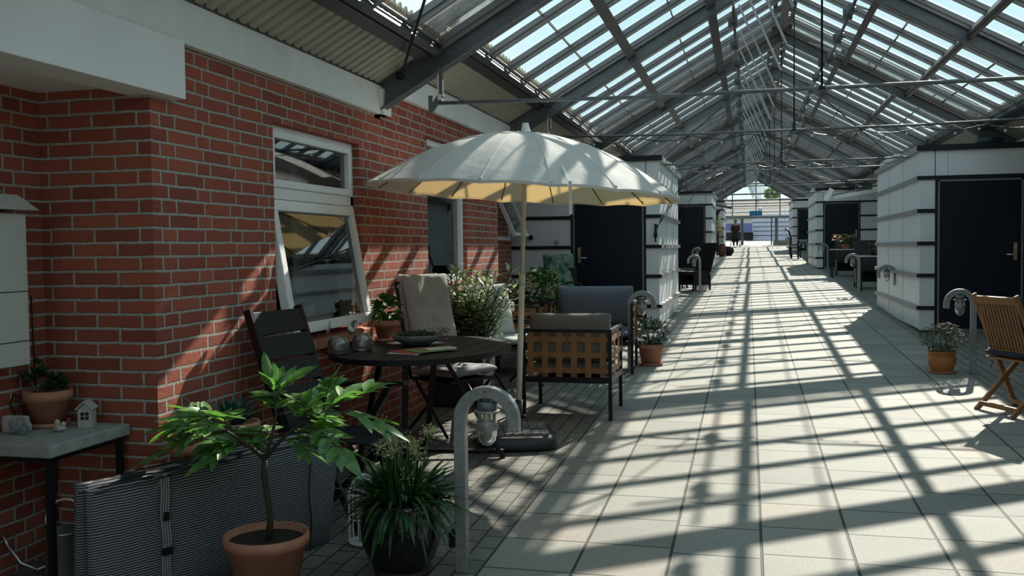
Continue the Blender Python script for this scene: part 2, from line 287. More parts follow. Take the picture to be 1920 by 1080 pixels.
# ------------------------------------------------------------------ mesh helpers
class MB:
    def __init__(s): s.v = []; s.f = []; s.sm = []
    def add(s, vs, fs, smooth=False):
        k = len(s.v); s.v += [tuple(v) for v in vs]; s.f += [tuple(i+k for i in f) for f in fs]; s.sm += [smooth]*len(fs); return s
    def box(s, x0, x1, y0, y1, z0, z1):
        return s.add([(x0,y0,z0),(x1,y0,z0),(x1,y1,z0),(x0,y1,z0),(x0,y0,z1),(x1,y0,z1),(x1,y1,z1),(x0,y1,z1)],
                     [(0,3,2,1),(4,5,6,7),(0,1,5,4),(1,2,6,5),(2,3,7,6),(3,0,4,7)])
    def cbox(s, c, d, rot=None):
        M_ = rot.to_matrix() if rot is not None and hasattr(rot, 'to_matrix') else (rot or Matrix.Identity(3)); c = Vector(c)
        vs = [c + M_ @ Vector((x*d[0]/2, y*d[1]/2, z*d[2]/2)) for z in (-1,1) for x, y in ((-1,-1),(1,-1),(1,1),(-1,1))]
        return s.add(vs, [(0,3,2,1),(4,5,6,7),(0,1,5,4),(1,2,6,5),(2,3,7,6),(3,0,4,7)])
    def bar(s, p0, p1, wd, ht, up=(0,0,1)):
        p0, p1 = Vector(p0), Vector(p1); d = (p1-p0).normalized(); up = Vector(up)
        sx = d.cross(up)
        if sx.length < 1e-4: sx = d.cross(Vector((1,0,0)))
        sx.normalize(); sz = sx.cross(d)
        vs = [p + sx*a*wd/2 + sz*b*ht/2 for p in (p0, p1) for a, b in ((-1,-1),(1,-1),(1,1),(-1,1))]
        return s.add(vs, [(0,3,2,1),(4,5,6,7),(0,1,5,4),(1,2,6,5),(2,3,7,6),(3,0,4,7)])
    def tube(s, pts, r, n=8, caps=True, flat=None):
        pts = [Vector(p) for p in pts]; R = r if isinstance(r, (list, tuple)) else [r]*len(pts); k = len(s.v); prev = None; vs = []
        for i, p in enumerate(pts):
            d = (pts[min(i+1, len(pts)-1)] - pts[max(i-1, 0)])
            d = d.normalized() if d.length > 1e-9 else Vector((0,0,1))
            if prev is None:
                a = d.cross(Vector((0,0,1)))
                if a.length < 1e-3: a = d.cross(Vector((0,1,0)))
                a.normalize()
            else: a = (prev - d*prev.dot(d)).normalized()
            prev = a; b = d.cross(a); fx = flat or (1, 1)
            for j in range(n):
                t_ = 2*PI*(j+0.5)/n; vs.append(p + a*math.cos(t_)*R[i]*fx[0] + b*math.sin(t_)*R[i]*fx[1])
        fs = [(i*n+j, i*n+(j+1)%n, (i+1)*n+(j+1)%n, (i+1)*n+j) for i in range(len(pts)-1) for j in range(n)]
        s.add(vs, fs, n > 5)
        if caps: s.add([], [tuple(k+j for j in range(n-1,-1,-1))]) if 0 else s._cap(k, n, len(pts))
        return s
    def _cap(s, k, n, m_):
        s.f.append(tuple(k+j for j in range(n-1,-1,-1))); s.sm.append(False)
        s.f.append(tuple(k+(m_-1)*n+j for j in range(n))); s.sm.append(False)
    def lathe(s, prof, n=32, c=(0,0,0), sq=None, smooth=True):
        vs = []
        for r, z in prof:
            for j in range(n):
                t_ = 2*PI*j/n; x, y = math.cos(t_), math.sin(t_)
                if sq: q = (abs(x)**sq + abs(y)**sq)**(-1/sq); x, y = x*q, y*q
                vs.append((c[0]+r*x, c[1]+r*y, c[2]+z))
        fs = [(i*n+j, i*n+(j+1)%n, (i+1)*n+(j+1)%n, (i+1)*n+j) for i in range(len(prof)-1) for j in range(n)]
        return s.add(vs, fs, smooth)
    def ball(s, c, r, n=10, m_=7, sc_=(1,1,1)):
        vs = [(c[0]+r*sc_[0]*math.sin(PI*i/m_)*math.cos(2*PI*j/n), c[1]+r*sc_[1]*math.sin(PI*i/m_)*math.sin(2*PI*j/n), c[2]+r*sc_[2]*math.cos(PI*i/m_)) for i in range(m_+1) for j in range(n)]
        return s.add(vs, [(i*n+j, (i+1)*n+j, (i+1)*n+(j+1)%n, i*n+(j+1)%n) for i in range(m_) for j in range(n)], True)
    def leaf(s, p, d, L, W, up=(0,0,1), bend=0.3, fold=0.15, seg=4, shape=0):
        p = Vector(p); d = Vector(d).normalized(); up = Vector(up); sx = d.cross(up)
        if sx.length < 1e-3: sx = d.cross(Vector((1,0,0)))
        sx.normalize(); vs = []; n_ = sx.cross(d)
        for i in range(seg+1):
            t_ = i/seg
            c = p + d*L*t_*(1-0.15*bend*t_) - Vector((0,0,1))*bend*L*t_*t_*0.6
            if shape == 0: wv = W/2*math.sin(PI*min(1, t_**0.75))**0.8 if 0 < t_ < 1 else (W*0.04 if t_ == 0 else 0.0005)
            else: wv = W/2*(min(1, t_*4+0.4))*(1 if t_ < 0.6 else max(0.02, (1-t_)/0.4)**0.6)
            vs += [c - sx*wv + n_*wv*fold*2, c - n_*0.0, c + sx*wv + n_*wv*fold*2]
        fs = []
        for i in range(seg):
            a = i*3; fs += [(a, a+1, a+4, a+3), (a+1, a+2, a+5, a+4)]
        return s.add(vs, fs, True)
    def build(s, name, mat, parent=None, loc=(0,0,0), rot=(0,0,0), bevel=0.0, sub=0, kind=None):
        me = bpy.data.meshes.new(name); me.from_pydata(s.v, [], s.f); me.polygons.foreach_set('use_smooth', s.sm); me.materials.append(mat); me.update()
        o = bpy.data.objects.new(name, me); col.objects.link(o); o.location = loc; o.rotation_euler = rot
        if parent: o.parent = parent
        if bevel:
            b = o.modifiers.new('bevel', 'BEVEL'); b.width = bevel; b.segments = 2; b.limit_method = 'ANGLE'; b.angle_limit = math.radians(40)
        if sub:
            b = o.modifiers.new('subsurf', 'SUBSURF'); b.levels = sub; b.render_levels = sub
        if kind: o['kind'] = kind
        return o

def tag(o, label=None, cat=None, group=None, kind=None):
    if label: o['label'] = label
    if cat: o['category'] = cat
    if group: o['group'] = group
    if kind: o['kind'] = kind
    return o
def thing(name, label, cat, loc=(0,0,0), rz=0.0, group=None):
    o = bpy.data.objects.new(name, None); col.objects.link(o); o.empty_display_size = 0.1
    o.location = loc; o.rotation_euler = (0, 0, rz); return tag(o, label, cat, group)
def struct(name, loc=(0,0,0)):
    o = bpy.data.objects.new(name, None); col.objects.link(o); o.location = loc; o.empty_display_size = 0.1; o['kind'] = 'structure'; return o
KIDS = {}
def copy_tree(o, parent=None):
    c = o.copy(); col.objects.link(c)
    if parent: c.parent = parent
    for ch in [k for k in bpy.data.objects if k.parent == o and k != c]: copy_tree(ch, c)
    return c
def dup(root, loc, rz=None, label=None, group=None):
    c = copy_tree(root); c.location = loc
    if rz is not None: c.rotation_euler = (0, 0, rz)
    if label: c['label'] = label
    if group: c['group'] = group
    return c
def cushion(mb_w, mb_d, mb_h, puff=0.35, nx=8, ny=8, tuft=(), wr=0.006, seed=1):
    """a stuffed pad centred on the origin: x width, y depth, z thickness"""
    rr = random.Random(seed); mb = MB(); vs = []; idx = {}
    for sgn in (1, -1):
        for i in range(nx+1):
            for j in range(ny+1):
                a, b = i/nx*2-1, j/ny*2-1
                e_ = (1-abs(a)**4)*(1-abs(b)**4); hgt = mb_h/2*(1-puff + puff*e_**0.6) if max(abs(a), abs(b)) < 1 else mb_h*0.18
                for tx, ty in tuft:
                    q = math.hypot((a-tx)*mb_w/2, (b-ty)*mb_d/2); hgt -= mb_h*0.40*math.exp(-(q/0.06)**2) + mb_h*0.07*math.exp(-((b-ty)*mb_d/2/0.02)**2)
                hgt += rr.uniform(-wr, wr)
                x = a*mb_w/2*(1-0.03*(1-b*b)); y = b*mb_d/2*(1-0.03*(1-a*a))
                idx[(sgn, i, j)] = len(vs); vs.append((x, y, sgn*max(0.004, hgt)))
    fs = []
    for i in range(nx):
        for j in range(ny):
            fs.append((idx[(1,i,j)], idx[(1,i+1,j)], idx[(1,i+1,j+1)], idx[(1,i,j+1)]))
            fs.append((idx[(-1,i,j)], idx[(-1,i,j+1)], idx[(-1,i+1,j+1)], idx[(-1,i+1,j)]))
    for i in range(nx):
        fs.append((idx[(-1,i,0)], idx[(-1,i+1,0)], idx[(1,i+1,0)], idx[(1,i,0)])); fs.append((idx[(1,i,ny)], idx[(1,i+1,ny)], idx[(-1,i+1,ny)], idx[(-1,i,ny)]))
    for j in range(ny):
        fs.append((idx[(1,0,j)], idx[(1,0,j+1)], idx[(-1,0,j+1)], idx[(-1,0,j)])); fs.append((idx[(-1,nx,j)], idx[(-1,nx,j+1)], idx[(1,nx,j+1)], idx[(1,nx,j)]))
    mb.add(vs, fs, True); return mb
# ------------------------------------------------------------------ ground
mb = MB(); mb.add([(-9, -14, g(-14)), (9, -14, g(-14)), (9, 110, g(110)), (-9, 110, g(110)), (-9, -14, g(-14)-0.3), (9, -14, g(-14)-0.3), (9, 110, g(110)-0.3), (-9, 110, g(110)-0.3)],
                  [(0,1,2,3), (7,6,5,4), (0,4,5,1), (1,5,6,2), (2,6,7,3), (3,7,4,0)])
mb.build('floor', PAVE, kind='structure')
mb = MB().box(-80, -9, -40, 140, -0.6, -0.2); mb.box(9, 80, -40, 140, -0.6, -0.2)
mb.build('ground_outside', plain('outside_ground', (0.16, 0.17, 0.12), 0.95), kind='structure')

# ------------------------------------------------------------------ roof
RX = 0.47; K = 0.566
def ry(i): return 6.55 + 3.86*(i-1)
def blev(i): return 4.305 + 0.185*((i+1)//2)           # level of the bay between rafter i and i+1
def rlev(i): return 4.305 + 0.185*(i//2)               # level of rafter i
def rz(x, L): return L - K*abs(x-RX)
ceil = struct('ceiling')
I0, I1 = -3, 15
XL, XR = RX-3.12, RX+3.75
nrm = math.sqrt(1+K*K)
for i in range(I0, I1+1):
    y = ry(i); L = rlev(i)
    for sg, xe in ((-1, XL), (1, XR)):
        mb = MB(); a = (RX, y); ze = rz(xe, L)
        def sl(y0, y1, h0, h1):
            mb.add([(RX,y0,L+h0),(xe,y0,ze+h0),(xe,y1,ze+h0),(RX,y1,L+h0),(RX,y0,L+h1),(xe,y0,ze+h1),(xe,y1,ze+h1),(RX,y1,L+h1)],
                   [(0,3,2,1),(4,5,6,7),(0,1,5,4),(1,2,6,5),(2,3,7,6),(3,0,4,7)])
        sl(y-0.006, y+0.006, 0.0, 0.21); sl(y-0.05, y+0.05, 0.0, 0.014); sl(y-0.05, y+0.05, 0.196, 0.21)
        mb.box(min(xe, xe+sg*0.014), max(xe, xe+sg*0.014), y-0.055, y+0.055, ze-0.03, ze+0.24)
        mb.box(xe-0.01, xe+0.01, y-0.05, y+0.05, ze, ze+0.2)
        mb.build('rafter', STEEL, ceil)
    mb = MB().box(RX-0.012, RX+0.012, y-0.07, y+0.07, L-0.05, L+0.2); mb.build('ridge_plate', STEEL, ceil)
for i in range(I0, I1):
    y0, y1 = ry(i), ry(i+1); L = blev(i); y0b, y1b = y0+0.055, y1-0.055
    step = blev(i-1) != L
    for sg in (-1, 1):
        bat = RX + sg*2.60; top = RX + sg*0.03; xe = XL+0.03 if sg < 0 else XR
        G_ = 0.235
        ym = y1 - (y1-y0)/6 if blev(i+1) != L else y1
        for ya_, yb_, mt in ((y0, ym, RGLASS), (ym, y1, DGLASS)):
            if yb_ - ya_ < 0.01: continue
            mb = MB(); mb.add([(top,ya_,rz(top,L)+G_),(bat,ya_,rz(bat,L)+G_),(bat,yb_,rz(bat,L)+G_),(top,yb_,rz(top,L)+G_)], [(0,1,2,3) if sg < 0 else (3,2,1,0)])
            mb.build('glass_pane' if mt == RGLASS else 'dirty_pane', mt, ceil)
        mb = MB(); ny = 6
        for k in range(0, ny+1):                                   # glazing bars of one slope
            yy = y0 + 0.04 + (y1-y0-0.08)*k/ny + (0.0)
            for (hw, h0, h1) in ((0.027, 0.175, 0.225), (0.012, 0.135, 0.175)):
                mb.add([(top,yy-hw,rz(top,L)+h0),(bat,yy-hw,rz(bat,L)+h0),(bat,yy+hw,rz(bat,L)+h0),(top,yy+hw,rz(top,L)+h0),
                        (top,yy-hw,rz(top,L)+h1),(bat,yy-hw,rz(bat,L)+h1),(bat,yy+hw,rz(bat,L)+h1),(top,yy+hw,rz(top,L)+h1)],
                       [(0,3,2,1),(4,5,6,7),(0,1,5,4),(1,2,6,5),(2,3,7,6),(3,0,4,7)])
        for xx in (RX+sg*2.14, RX+sg*1.25):
            mb.box(xx-0.006, xx+0.006, y0, y1, rz(xx,L)+0.205, rz(xx,L)+0.228)
        mb.build('glazing_bars', ALU, ceil)
        for off in (0.86, 1.70):
            xx = RX + sg*off; mb = MB(); z = rz(xx, L)
            mb.bar((xx, y0b, z+0.115), (xx, y1b, z+0.115), 0.075, 0.10, up=(sg*K, 0, 1)); mb.bar((xx-0.02, y0b, z+0.055), (xx-0.02, y1b, z+0.055), 0.03, 0.02, up=(sg*K, 0, 1))
            mb.build('purlin', PURL, ceil)
        z = rz(bat, L); mb = MB()
        mb.bar((bat+sg*0.03, y0b, z+0.14), (bat+sg*0.03, y1b, z+0.14), 0.05, 0.11, up=(sg*K, 0, 1)); mb.bar((bat+sg*0.12, y0b, z+0.085), (bat+sg*0.12, y1b, z+0.085), 0.085, 0.015, up=(sg*K, 0, 1))
        mb.build('eaves_purlin', PURL, ceil)
        mb = MB().tube([(bat-sg*0.01, y0b, z+0.175), (bat-sg*0.01, y1b, z+0.175)], 0.011, 8); mb.build('conduit', COND, ceil)
        # corrugated sheet
        mb = MB(); vs = []; n = int((y1-y0)/0.102); p = (y1-y0)/n; xs = (bat+sg*0.0, xe)
        for k in range(n):
            for fr, hh in ((0.0, 0.0), (0.55, 0.0), (0.66, 0.028), (0.86, 0.028)): vs.append((y0+p*(k+fr), hh))
        vs.append((y1, 0.0)); vv = []
        for yy, hh in vs:
            for xx in xs: vv.append((xx, yy, rz(xx, L)+0.205+hh))
        fs = [(2*q, 2*q+1, 2*q+3, 2*q+2) if sg < 0 else (2*q+2, 2*q+3, 2*q+1, 2*q) for q in range(len(vs)-1)]
        mb.add(vv, fs); mb.add([(a_, b_, c_+0.04) for a_, b_, c_ in vv], [tuple(reversed(f)) for f in fs]); mb.build('corrugated_sheet', SHEET, ceil)
        if step:
            mb = MB(); xa = RX
            mb.add([(xa,y0-0.05,L+0.12),(bat,y0-0.05,rz(bat,L)+0.12),(bat,y0+0.03,rz(bat,L)+0.12),(xa,y0+0.03,L+0.12),
                    (xa,y0-0.05,L+0.245),(bat,y0-0.05,rz(bat,L)+0.245),(bat,y0+0.03,rz(bat,L)+0.245),(xa,y0+0.03,L+0.245)],
                   [(0,3,2,1),(4,5,6,7),(0,1,5,4),(1,2,6,5),(2,3,7,6),(3,0,4,7)]); mb.build('step_flashing', ALU, ceil)
    # ridge
    mb = MB().box(RX-0.05, RX+0.05, y0b, y1b, L+0.10, L+0.235); mb.bar((RX-0.12, y0b, L+0.18), (RX-0.12, y1b, L+0.18), 0.05, 0.05); mb.bar((RX+0.12, y0b, L+0.18), (RX+0.12, y1b, L+0.18), 0.05, 0.05)
    mb.build('ridge_beam', STEEL, ceil)
    # vent drive shafts
    for sg in (-1, 1):
        xx = RX + sg*0.62; z = rz(xx, L) - 0.05
        mb = MB().tube([(xx, y0b, z), (xx, y1b, z)], 0.017, 8)
        for q in range(3):
            yy = y0 + (q+0.5)*(y1-y0)/3
            mb.cbox((xx, yy, z+0.03), (0.075, 0.12, 0.10)); mb.cbox((xx-0.02, yy+0.09, z), (0.10, 0.02, 0.12)); mb.tube([(xx, yy-0.16, z), (xx, yy-0.07, z)], 0.034, 8)
        mb.build('vent_shaft', STEEL, ceil)
        mb = MB()
        for q in range(3):
            yy = y0 + (q+0.5)*(y1-y0)/3
            if sg < 0: p0, p1 = (xx+0.05, yy-0.02, z+0.16), (xx+0.47, yy+0.02, z-0.82)
            else: p0, p1 = (xx+0.25, yy, z-0.02), (xx-0.28, yy, z+0.22)
            mb.bar(p0, p1, 0.020, 0.028, up=(0, 1, 0))
            if sg > 0: mb.bar((xx+0.05, yy-0.10, z-0.02), (xx+0.05, yy+0.14, z+0.10), 0.03, 0.03)
        mb.build('vent_rack', STEELL if sg > 0 else WHITEGR, ceil)
# tie rods, hangers and braces
for i in range(I0, I1+1):
    y = ry(i); L = rlev(i); zt = L - 1.735
    mb = MB(); mb.tube([(RX-2.70, y, zt+0.03), (RX-1.2, y, zt), (RX+1.2, y, zt), (RX+2.80, y, zt+0.03)], 0.0135, 8)
    for sg in (-1, 1):
        x = RX + sg*2.62; mb.box(x-0.012, x+0.012, y-0.02, y+0.02, rz(x, L)+0.0, zt+0.09); mb.bar((x, y, zt+0.09), (RX+sg*2.70, y, zt-0.02), 0.03, 0.04)
        mb.box(RX+sg*2.70-0.016, RX+sg*2.70+0.016, y-0.016, y+0.016, zt-0.04, zt+0.085)
    mb.build('tie_rod', STEEL, ceil)
    mb = MB().box(RX-2.645, RX-2.615, y-0.018, y+0.018, zt+0.05, rz(RX-2.62, L)+0.02); mb.build('tie_bracket', WHITEM, ceil)
    mb = MB().tube([(RX+0.0, y, L), (RX+0.0, y, zt)], 0.008, 6); mb.cbox((RX, y, zt), (0.04, 0.025, 0.025)); mb.build('tie_hanger', BLACK, ceil)
for (i, a, b) in ((0, 0, 1), (4, 0, 1), (8, 1, 0)):
    for sg in (-1, 1):
        L = blev(i); ya, yb = (ry(i)+0.1, ry(i+1)-0.1) if a else (ry(i+1)-0.1, ry(i)+0.1)
        xa, xb = RX+sg*2.9, RX+sg*0.9
        mb = MB().tube([(xa, ya, rz(xa, L)+0.10), (xb, yb, rz(xb, L)+0.02)], 0.010, 6); mb.cbox((xa, ya, rz(xa, L)+0.13), (0.05, 0.04, 0.05)); mb.build('brace_rod', BLACK, ceil)
# string lights hung along two tie rods
rr = random.Random(4)
for i in (2, 3):
    y = ry(i)-0.02; zt = rlev(i)-1.735; mb = MB(); pts = []; x0, x1_ = (RX-2.2, RX+2.4) if i == 2 else (-1.12, 2.08); n = 60
    for k in range(n+1): pts.append((x0+k*(x1_-x0)/n, y+0.02*math.sin(k), zt-0.02-0.05*abs(math.sin(k*PI/7.5))))
    mb.tube(pts, 0.005, 5)
    ob = thing('string_lights', ['cable of small bulbs wound along the tie rod just above the big parasol', 'cable of small bulbs on the second tie rod over the street'][i-2], 'string lights')
    mb.build('cable', BLACK, ob)
    for p in pts[1::3]: MB().ball((p[0], p[1], p[2]-0.035), 0.014, 6, 4).build('bulb', BULB, ob)
# light slim ladder of cables on the left slope used to work the vents
mb = MB()
for q, (xa, ya, za, xb, yb, zb) in enumerate(((-0.02, 16.6, 4.42, -1.275, 13.50, 1.80), (0.0, 17.6, 4.42, -1.262, 13.50, 1.80), (-0.1, 21.4, 4.5, -1.20, 19.0, 2.3))):
    mb.tube([(xa, ya, za), (xb, yb, zb)], 0.007, 5)
ct = thing('vent_cord', 'dark cords running from the roof vents down to a hook on the left shed front', 'cord', (-1.275, 13.5, 1.8))
m0 = MB()
for i in range(0, len(mb.v)): pass
o = mb.build('cord', BLACK, ct, loc=(1.275, -13.5, -1.8))
MB().cbox((0, 0.02, 0), (0.03, 0.05, 0.14)).cbox((0, 0, -0.09), (0.05, 0.03, 0.06)).tube([(0, -0.01, -0.02), (0, -0.01, -0.19)], 0.012, 6).build('tension_hook', BLACK, ct)

# ------------------------------------------------------------------ left house wall
def wall_with_openings(mb, x0, x1, y0, y1, z0, z1, ops):
    ops = sorted(ops); y = y0
    for (a, b, c, d) in ops:
        mb.box(x0, x1, y, a, z0, z1); mb.box(x0, x1, a, b, z0, c); mb.box(x0, x1, a, b, d, z1); y = b
    mb.box(x0, x1, y, y1, z0, z1)
W1 = (4.96, 6.20, 1.02, 2.285); W2 = (7.65, 8.80, 1.25, 2.50)
mb = MB()
wall_with_openings(mb, -2.85, -2.65, 3.81, 6.69, -0.2, 2.55, [W1]); wall_with_openings(mb, -2.85, -2.65, 6.69, 9.97, -0.1, 2.74, [W2])
mb.box(-3.55, -2.85, 3.81, 4.01, -0.2, 2.55); mb.box(-3.55, -3.25, -14, 3.81, -0.6, 2.55)
mb.box(-3.7, -2.85, 9.77, 9.97, 0, 2.74); mb.box(-3.7, -3.4, 9.97, 13.57, 0, 2.74)
for k in range(0, 7):
    a = 17.3 if k == 0 else ry(3+2*(k-1)) ; 
    y0 = [17.3, 22.0, 29.7, 37.4, 45.2, 52.9][k] if k < 6 else None
    if y0 is None: break
    y1 = [22.0, 29.7, 37.4, 45.2, 52.9, 62.0][k]; zt = 2.535 + 0.185*(2+k)
    mb.box(-3.3, -3.0, y0, y1, 0.2, zt)
mb.build('wall_left', BRICK, kind='structure')
# brick sills
for nm, (a, b, c, d), xo in (('sill_1', W1, -2.585), ('sill_2', W2, -2.59)):
    mb = MB(); n = int((b-a+0.10)/0.11)
    for k in range(n):
        y = a-0.05 + k*(b-a+0.10)/n; q = (b-a+0.10)/n*0.93
        mb.add([(-2.76,y,c-0.07),(xo,y,c-0.09),(xo,y+q,c-0.09),(-2.76,y+q,c-0.07),(-2.76,y,c+0.005),(xo,y,c-0.028),(xo,y+q,c-0.028),(-2.76,y+q,c+0.005)],
               [(0,3,2,1),(4,5,6,7),(0,1,5,4),(1,2,6,5),(2,3,7,6),(3,0,4,7)])
    mb.build('trim_1' if nm == 'sill_1' else 'trim_2', plain('sill_brick_'+nm[-1], (0.50, 0.22, 0.13), 0.85, 0, 0.2, 30, 0.002), kind='structure')
# dark rooms behind the windows, open towards the glass
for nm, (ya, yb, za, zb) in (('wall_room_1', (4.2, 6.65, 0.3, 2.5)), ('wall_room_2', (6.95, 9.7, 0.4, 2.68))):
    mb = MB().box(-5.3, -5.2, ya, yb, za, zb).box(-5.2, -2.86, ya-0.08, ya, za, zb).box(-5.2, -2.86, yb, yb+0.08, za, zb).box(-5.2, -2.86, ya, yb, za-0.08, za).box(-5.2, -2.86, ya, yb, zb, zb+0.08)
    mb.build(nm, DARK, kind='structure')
mb = MB()
for y0, y1, x in ((6.05, 6.60, -3.10), ):
    vs = []; n = 24
    for k in range(n+1):
        yy = y0+(y1-y0)*k/n; xx = x+0.025*math.sin(k*1.6); vs += [(xx, yy, 0.5), (xx, yy, 2.4)]
    mb.add(vs, [(2*k, 2*k+2, 2*k+3, 2*k+1) for k in range(n)], True)
tag(mb.build('curtain', CURT), 'white curtain hanging inside the near window', 'curtain')
mb = MB(); vs = []; n = 20
for k in range(n+1):
    yy = 8.0+0.5*k/n; xx = -3.0+0.02*math.sin(k*1.5); vs += [(xx, yy, 0.7), (xx, yy, 2.5)]
mb.add(vs, [(2*k, 2*k+2, 2*k+3, 2*k+1) for k in range(n)], True)
tag(mb.build('curtain', CURT), 'white curtain hanging inside the second window behind the parasol', 'curtain')

def frame(mb, x0, x1, ya, yb, za, zb, wv):
    mb.box(x0, x1, ya, yb, zb-wv, zb); mb.box(x0, x1, ya, yb, za, za+wv); mb.box(x0, x1, ya, ya+wv, za+wv, zb-wv); mb.box(x0, x1, yb-wv, yb, za+wv, zb-wv)
# window 1: fixed light above, top hung sash below standing open
w1 = struct('window_1', (-2.70, 5.58, 1.02)); ox, oy, oz = -2.70, 5.58, 1.02
mb = MB(); frame(mb, -0.10, 0.0, W1[0]-oy, W1[1]-oy, 0, W1[3]-oz, 0.05); mb.box(-0.10, 0.0, W1[0]-oy, W1[1]-oy, 0.83, 0.90); mb.build('window_frame', WHITEP, w1, bevel=0.004)
mb = MB(); frame(mb, -0.05, 0.012, W1[0]-oy+0.05, W1[1]-oy-0.05, 0.90, W1[3]-oz-0.03, 0.045); mb.build('top_light_frame', WHITEP, w1, bevel=0.004)
MB().add([(-0.02, W1[0]-oy+0.08, 0.94), (-0.02, W1[1]-oy-0.08, 0.94), (-0.02, W1[1]-oy-0.08, 1.20), (-0.02, W1[0]-oy+0.08, 1.20)], [(0,1,2,3)]).build('glass_pane', WGLASS, w1)
sash = MB(); ya, yb = W1[0]-oy+0.035, W1[1]-oy-0.02
frame(sash, -0.05, 0.01, ya, yb, -0.81, 0.0, 0.065)
s1 = sash.build('sash', WHITEP, w1, loc=(0.0, 0, 0.825), rot=(0, -math.radians(9.5), 0), bevel=0.005)
MB().add([(-0.02, ya+0.05, -0.76), (-0.02, yb-0.05, -0.76), (-0.02, yb-0.05, -0.05), (-0.02, ya+0.05, -0.05)], [(0,1,2,3)]).build('sash_glass', WGLASS, s1)
# window 2
w2 = struct('window_2', (-2.70, 8.22, 1.25)); oy, oz = 8.22, 1.25
mb = MB(); frame(mb, -0.10, 0.01, W2[0]-oy, W2[1]-oy, 0, W2[3]-oz, 0.055); mb.build('window_frame', WHITEP, w2, bevel=0.004)
MB().add([(-0.03, W2[0]-oy+0.05, 0.05), (-0.03, W2[1]-oy-0.05, 0.05), (-0.03, W2[1]-oy-0.05, 1.2), (-0.03, W2[0]-oy+0.05, 1.2)], [(0,1,2,3)]).build('glass_pane', WGLASS, w2)
# window 3: small sash open in the recess
w3 = struct('window_3', (-3.38, 13.0, 1.66))
mb = MB(); frame(mb, -0.04, 0.01, -0.4, 0.4, 0, 0.62, 0.05); mb.build('window_frame', WHITEP, w3)
sash = MB(); frame(sash, -0.03, 0.02, -0.40, 0.40, -0.62, 0.0, 0.045); s3 = sash.build('sash', WHITEP, w3, loc=(0.02, 0, 0.62), rot=(0, -math.radians(24), 0))
MB().add([(-0.005, -0.36, -0.58), (-0.005, 0.36, -0.58), (-0.005, 0.36, -0.04), (-0.005, -0.36, -0.04)], [(0,1,2,3)]).build('sash_glass', WGLASS, s3)
# fascia boards, stepping up with the roof
n = 0
for sg in (-1, 1):
    for k in range(-2, 8):
        y0, y1 = ry(1+2*k-2)+0.12, ry(1+2*k)+0.12; z = 2.535+0.185*k
        if sg < 0: x0, x1 = -2.66, -2.605
        else: x0, x1 = 3.545, 3.60
        mb = MB().box(x0, x1, y0, y1, z, z+0.205)
        if sg < 0: mb.box(x0+0.002, x1+0.02, y1-0.16, y1, z, z+0.185)
        n += 1; mb.build('trim_%d' % (n+2), FASCIA, kind='structure')
        mb = MB().box(-9.0, -2.63, y0, y1, z+0.2, z+0.60) if sg < 0 else MB().box(4.16, 9.0, y0, y1, z-0.30, z-0.05).box(3.60, 4.16, y0, y1, z+0.02, z+0.10)
        mb.build('house_roof_blocker', plain('roof_blocker_dark_%d' % n, (0.16, 0.15, 0.14), 0.9), kind='structure')  # unseen boxes over the houses, added to keep sun and sky out
# lintel over the near recess
mb = MB().box(-2.76, -2.575, -14, 3.985, 2.262, 2.535); mb.box(-3.25, -2.76, -14, 3.81, 2.30, 2.36)
mb.build('trim_30', WHITEP, kind='structure', bevel=0.003)
# right house wall, mostly out of view, put up to block light
mb = MB().box(3.60, 3.85, -14, 9.8, -0.5, 2.54).box(3.60, 4.3, 9.8, 10.0, 0, 2.74).box(4.15, 4.3, 10.0, 13.5, 0.1, 2.74)
mb.build('wall_right', BRICK, kind='structure'); mb = MB()
for y0, y1, k in ((17.7, 22.0, 2), (22.0, 30.6, 3), (35, 46.5, 4), (50.8, 62, 6)): mb.box(4.15, 4.3, y0, y1, 0.3, 2.535+0.185*k)
mb.build('wall_right', PANEL, kind='structure')

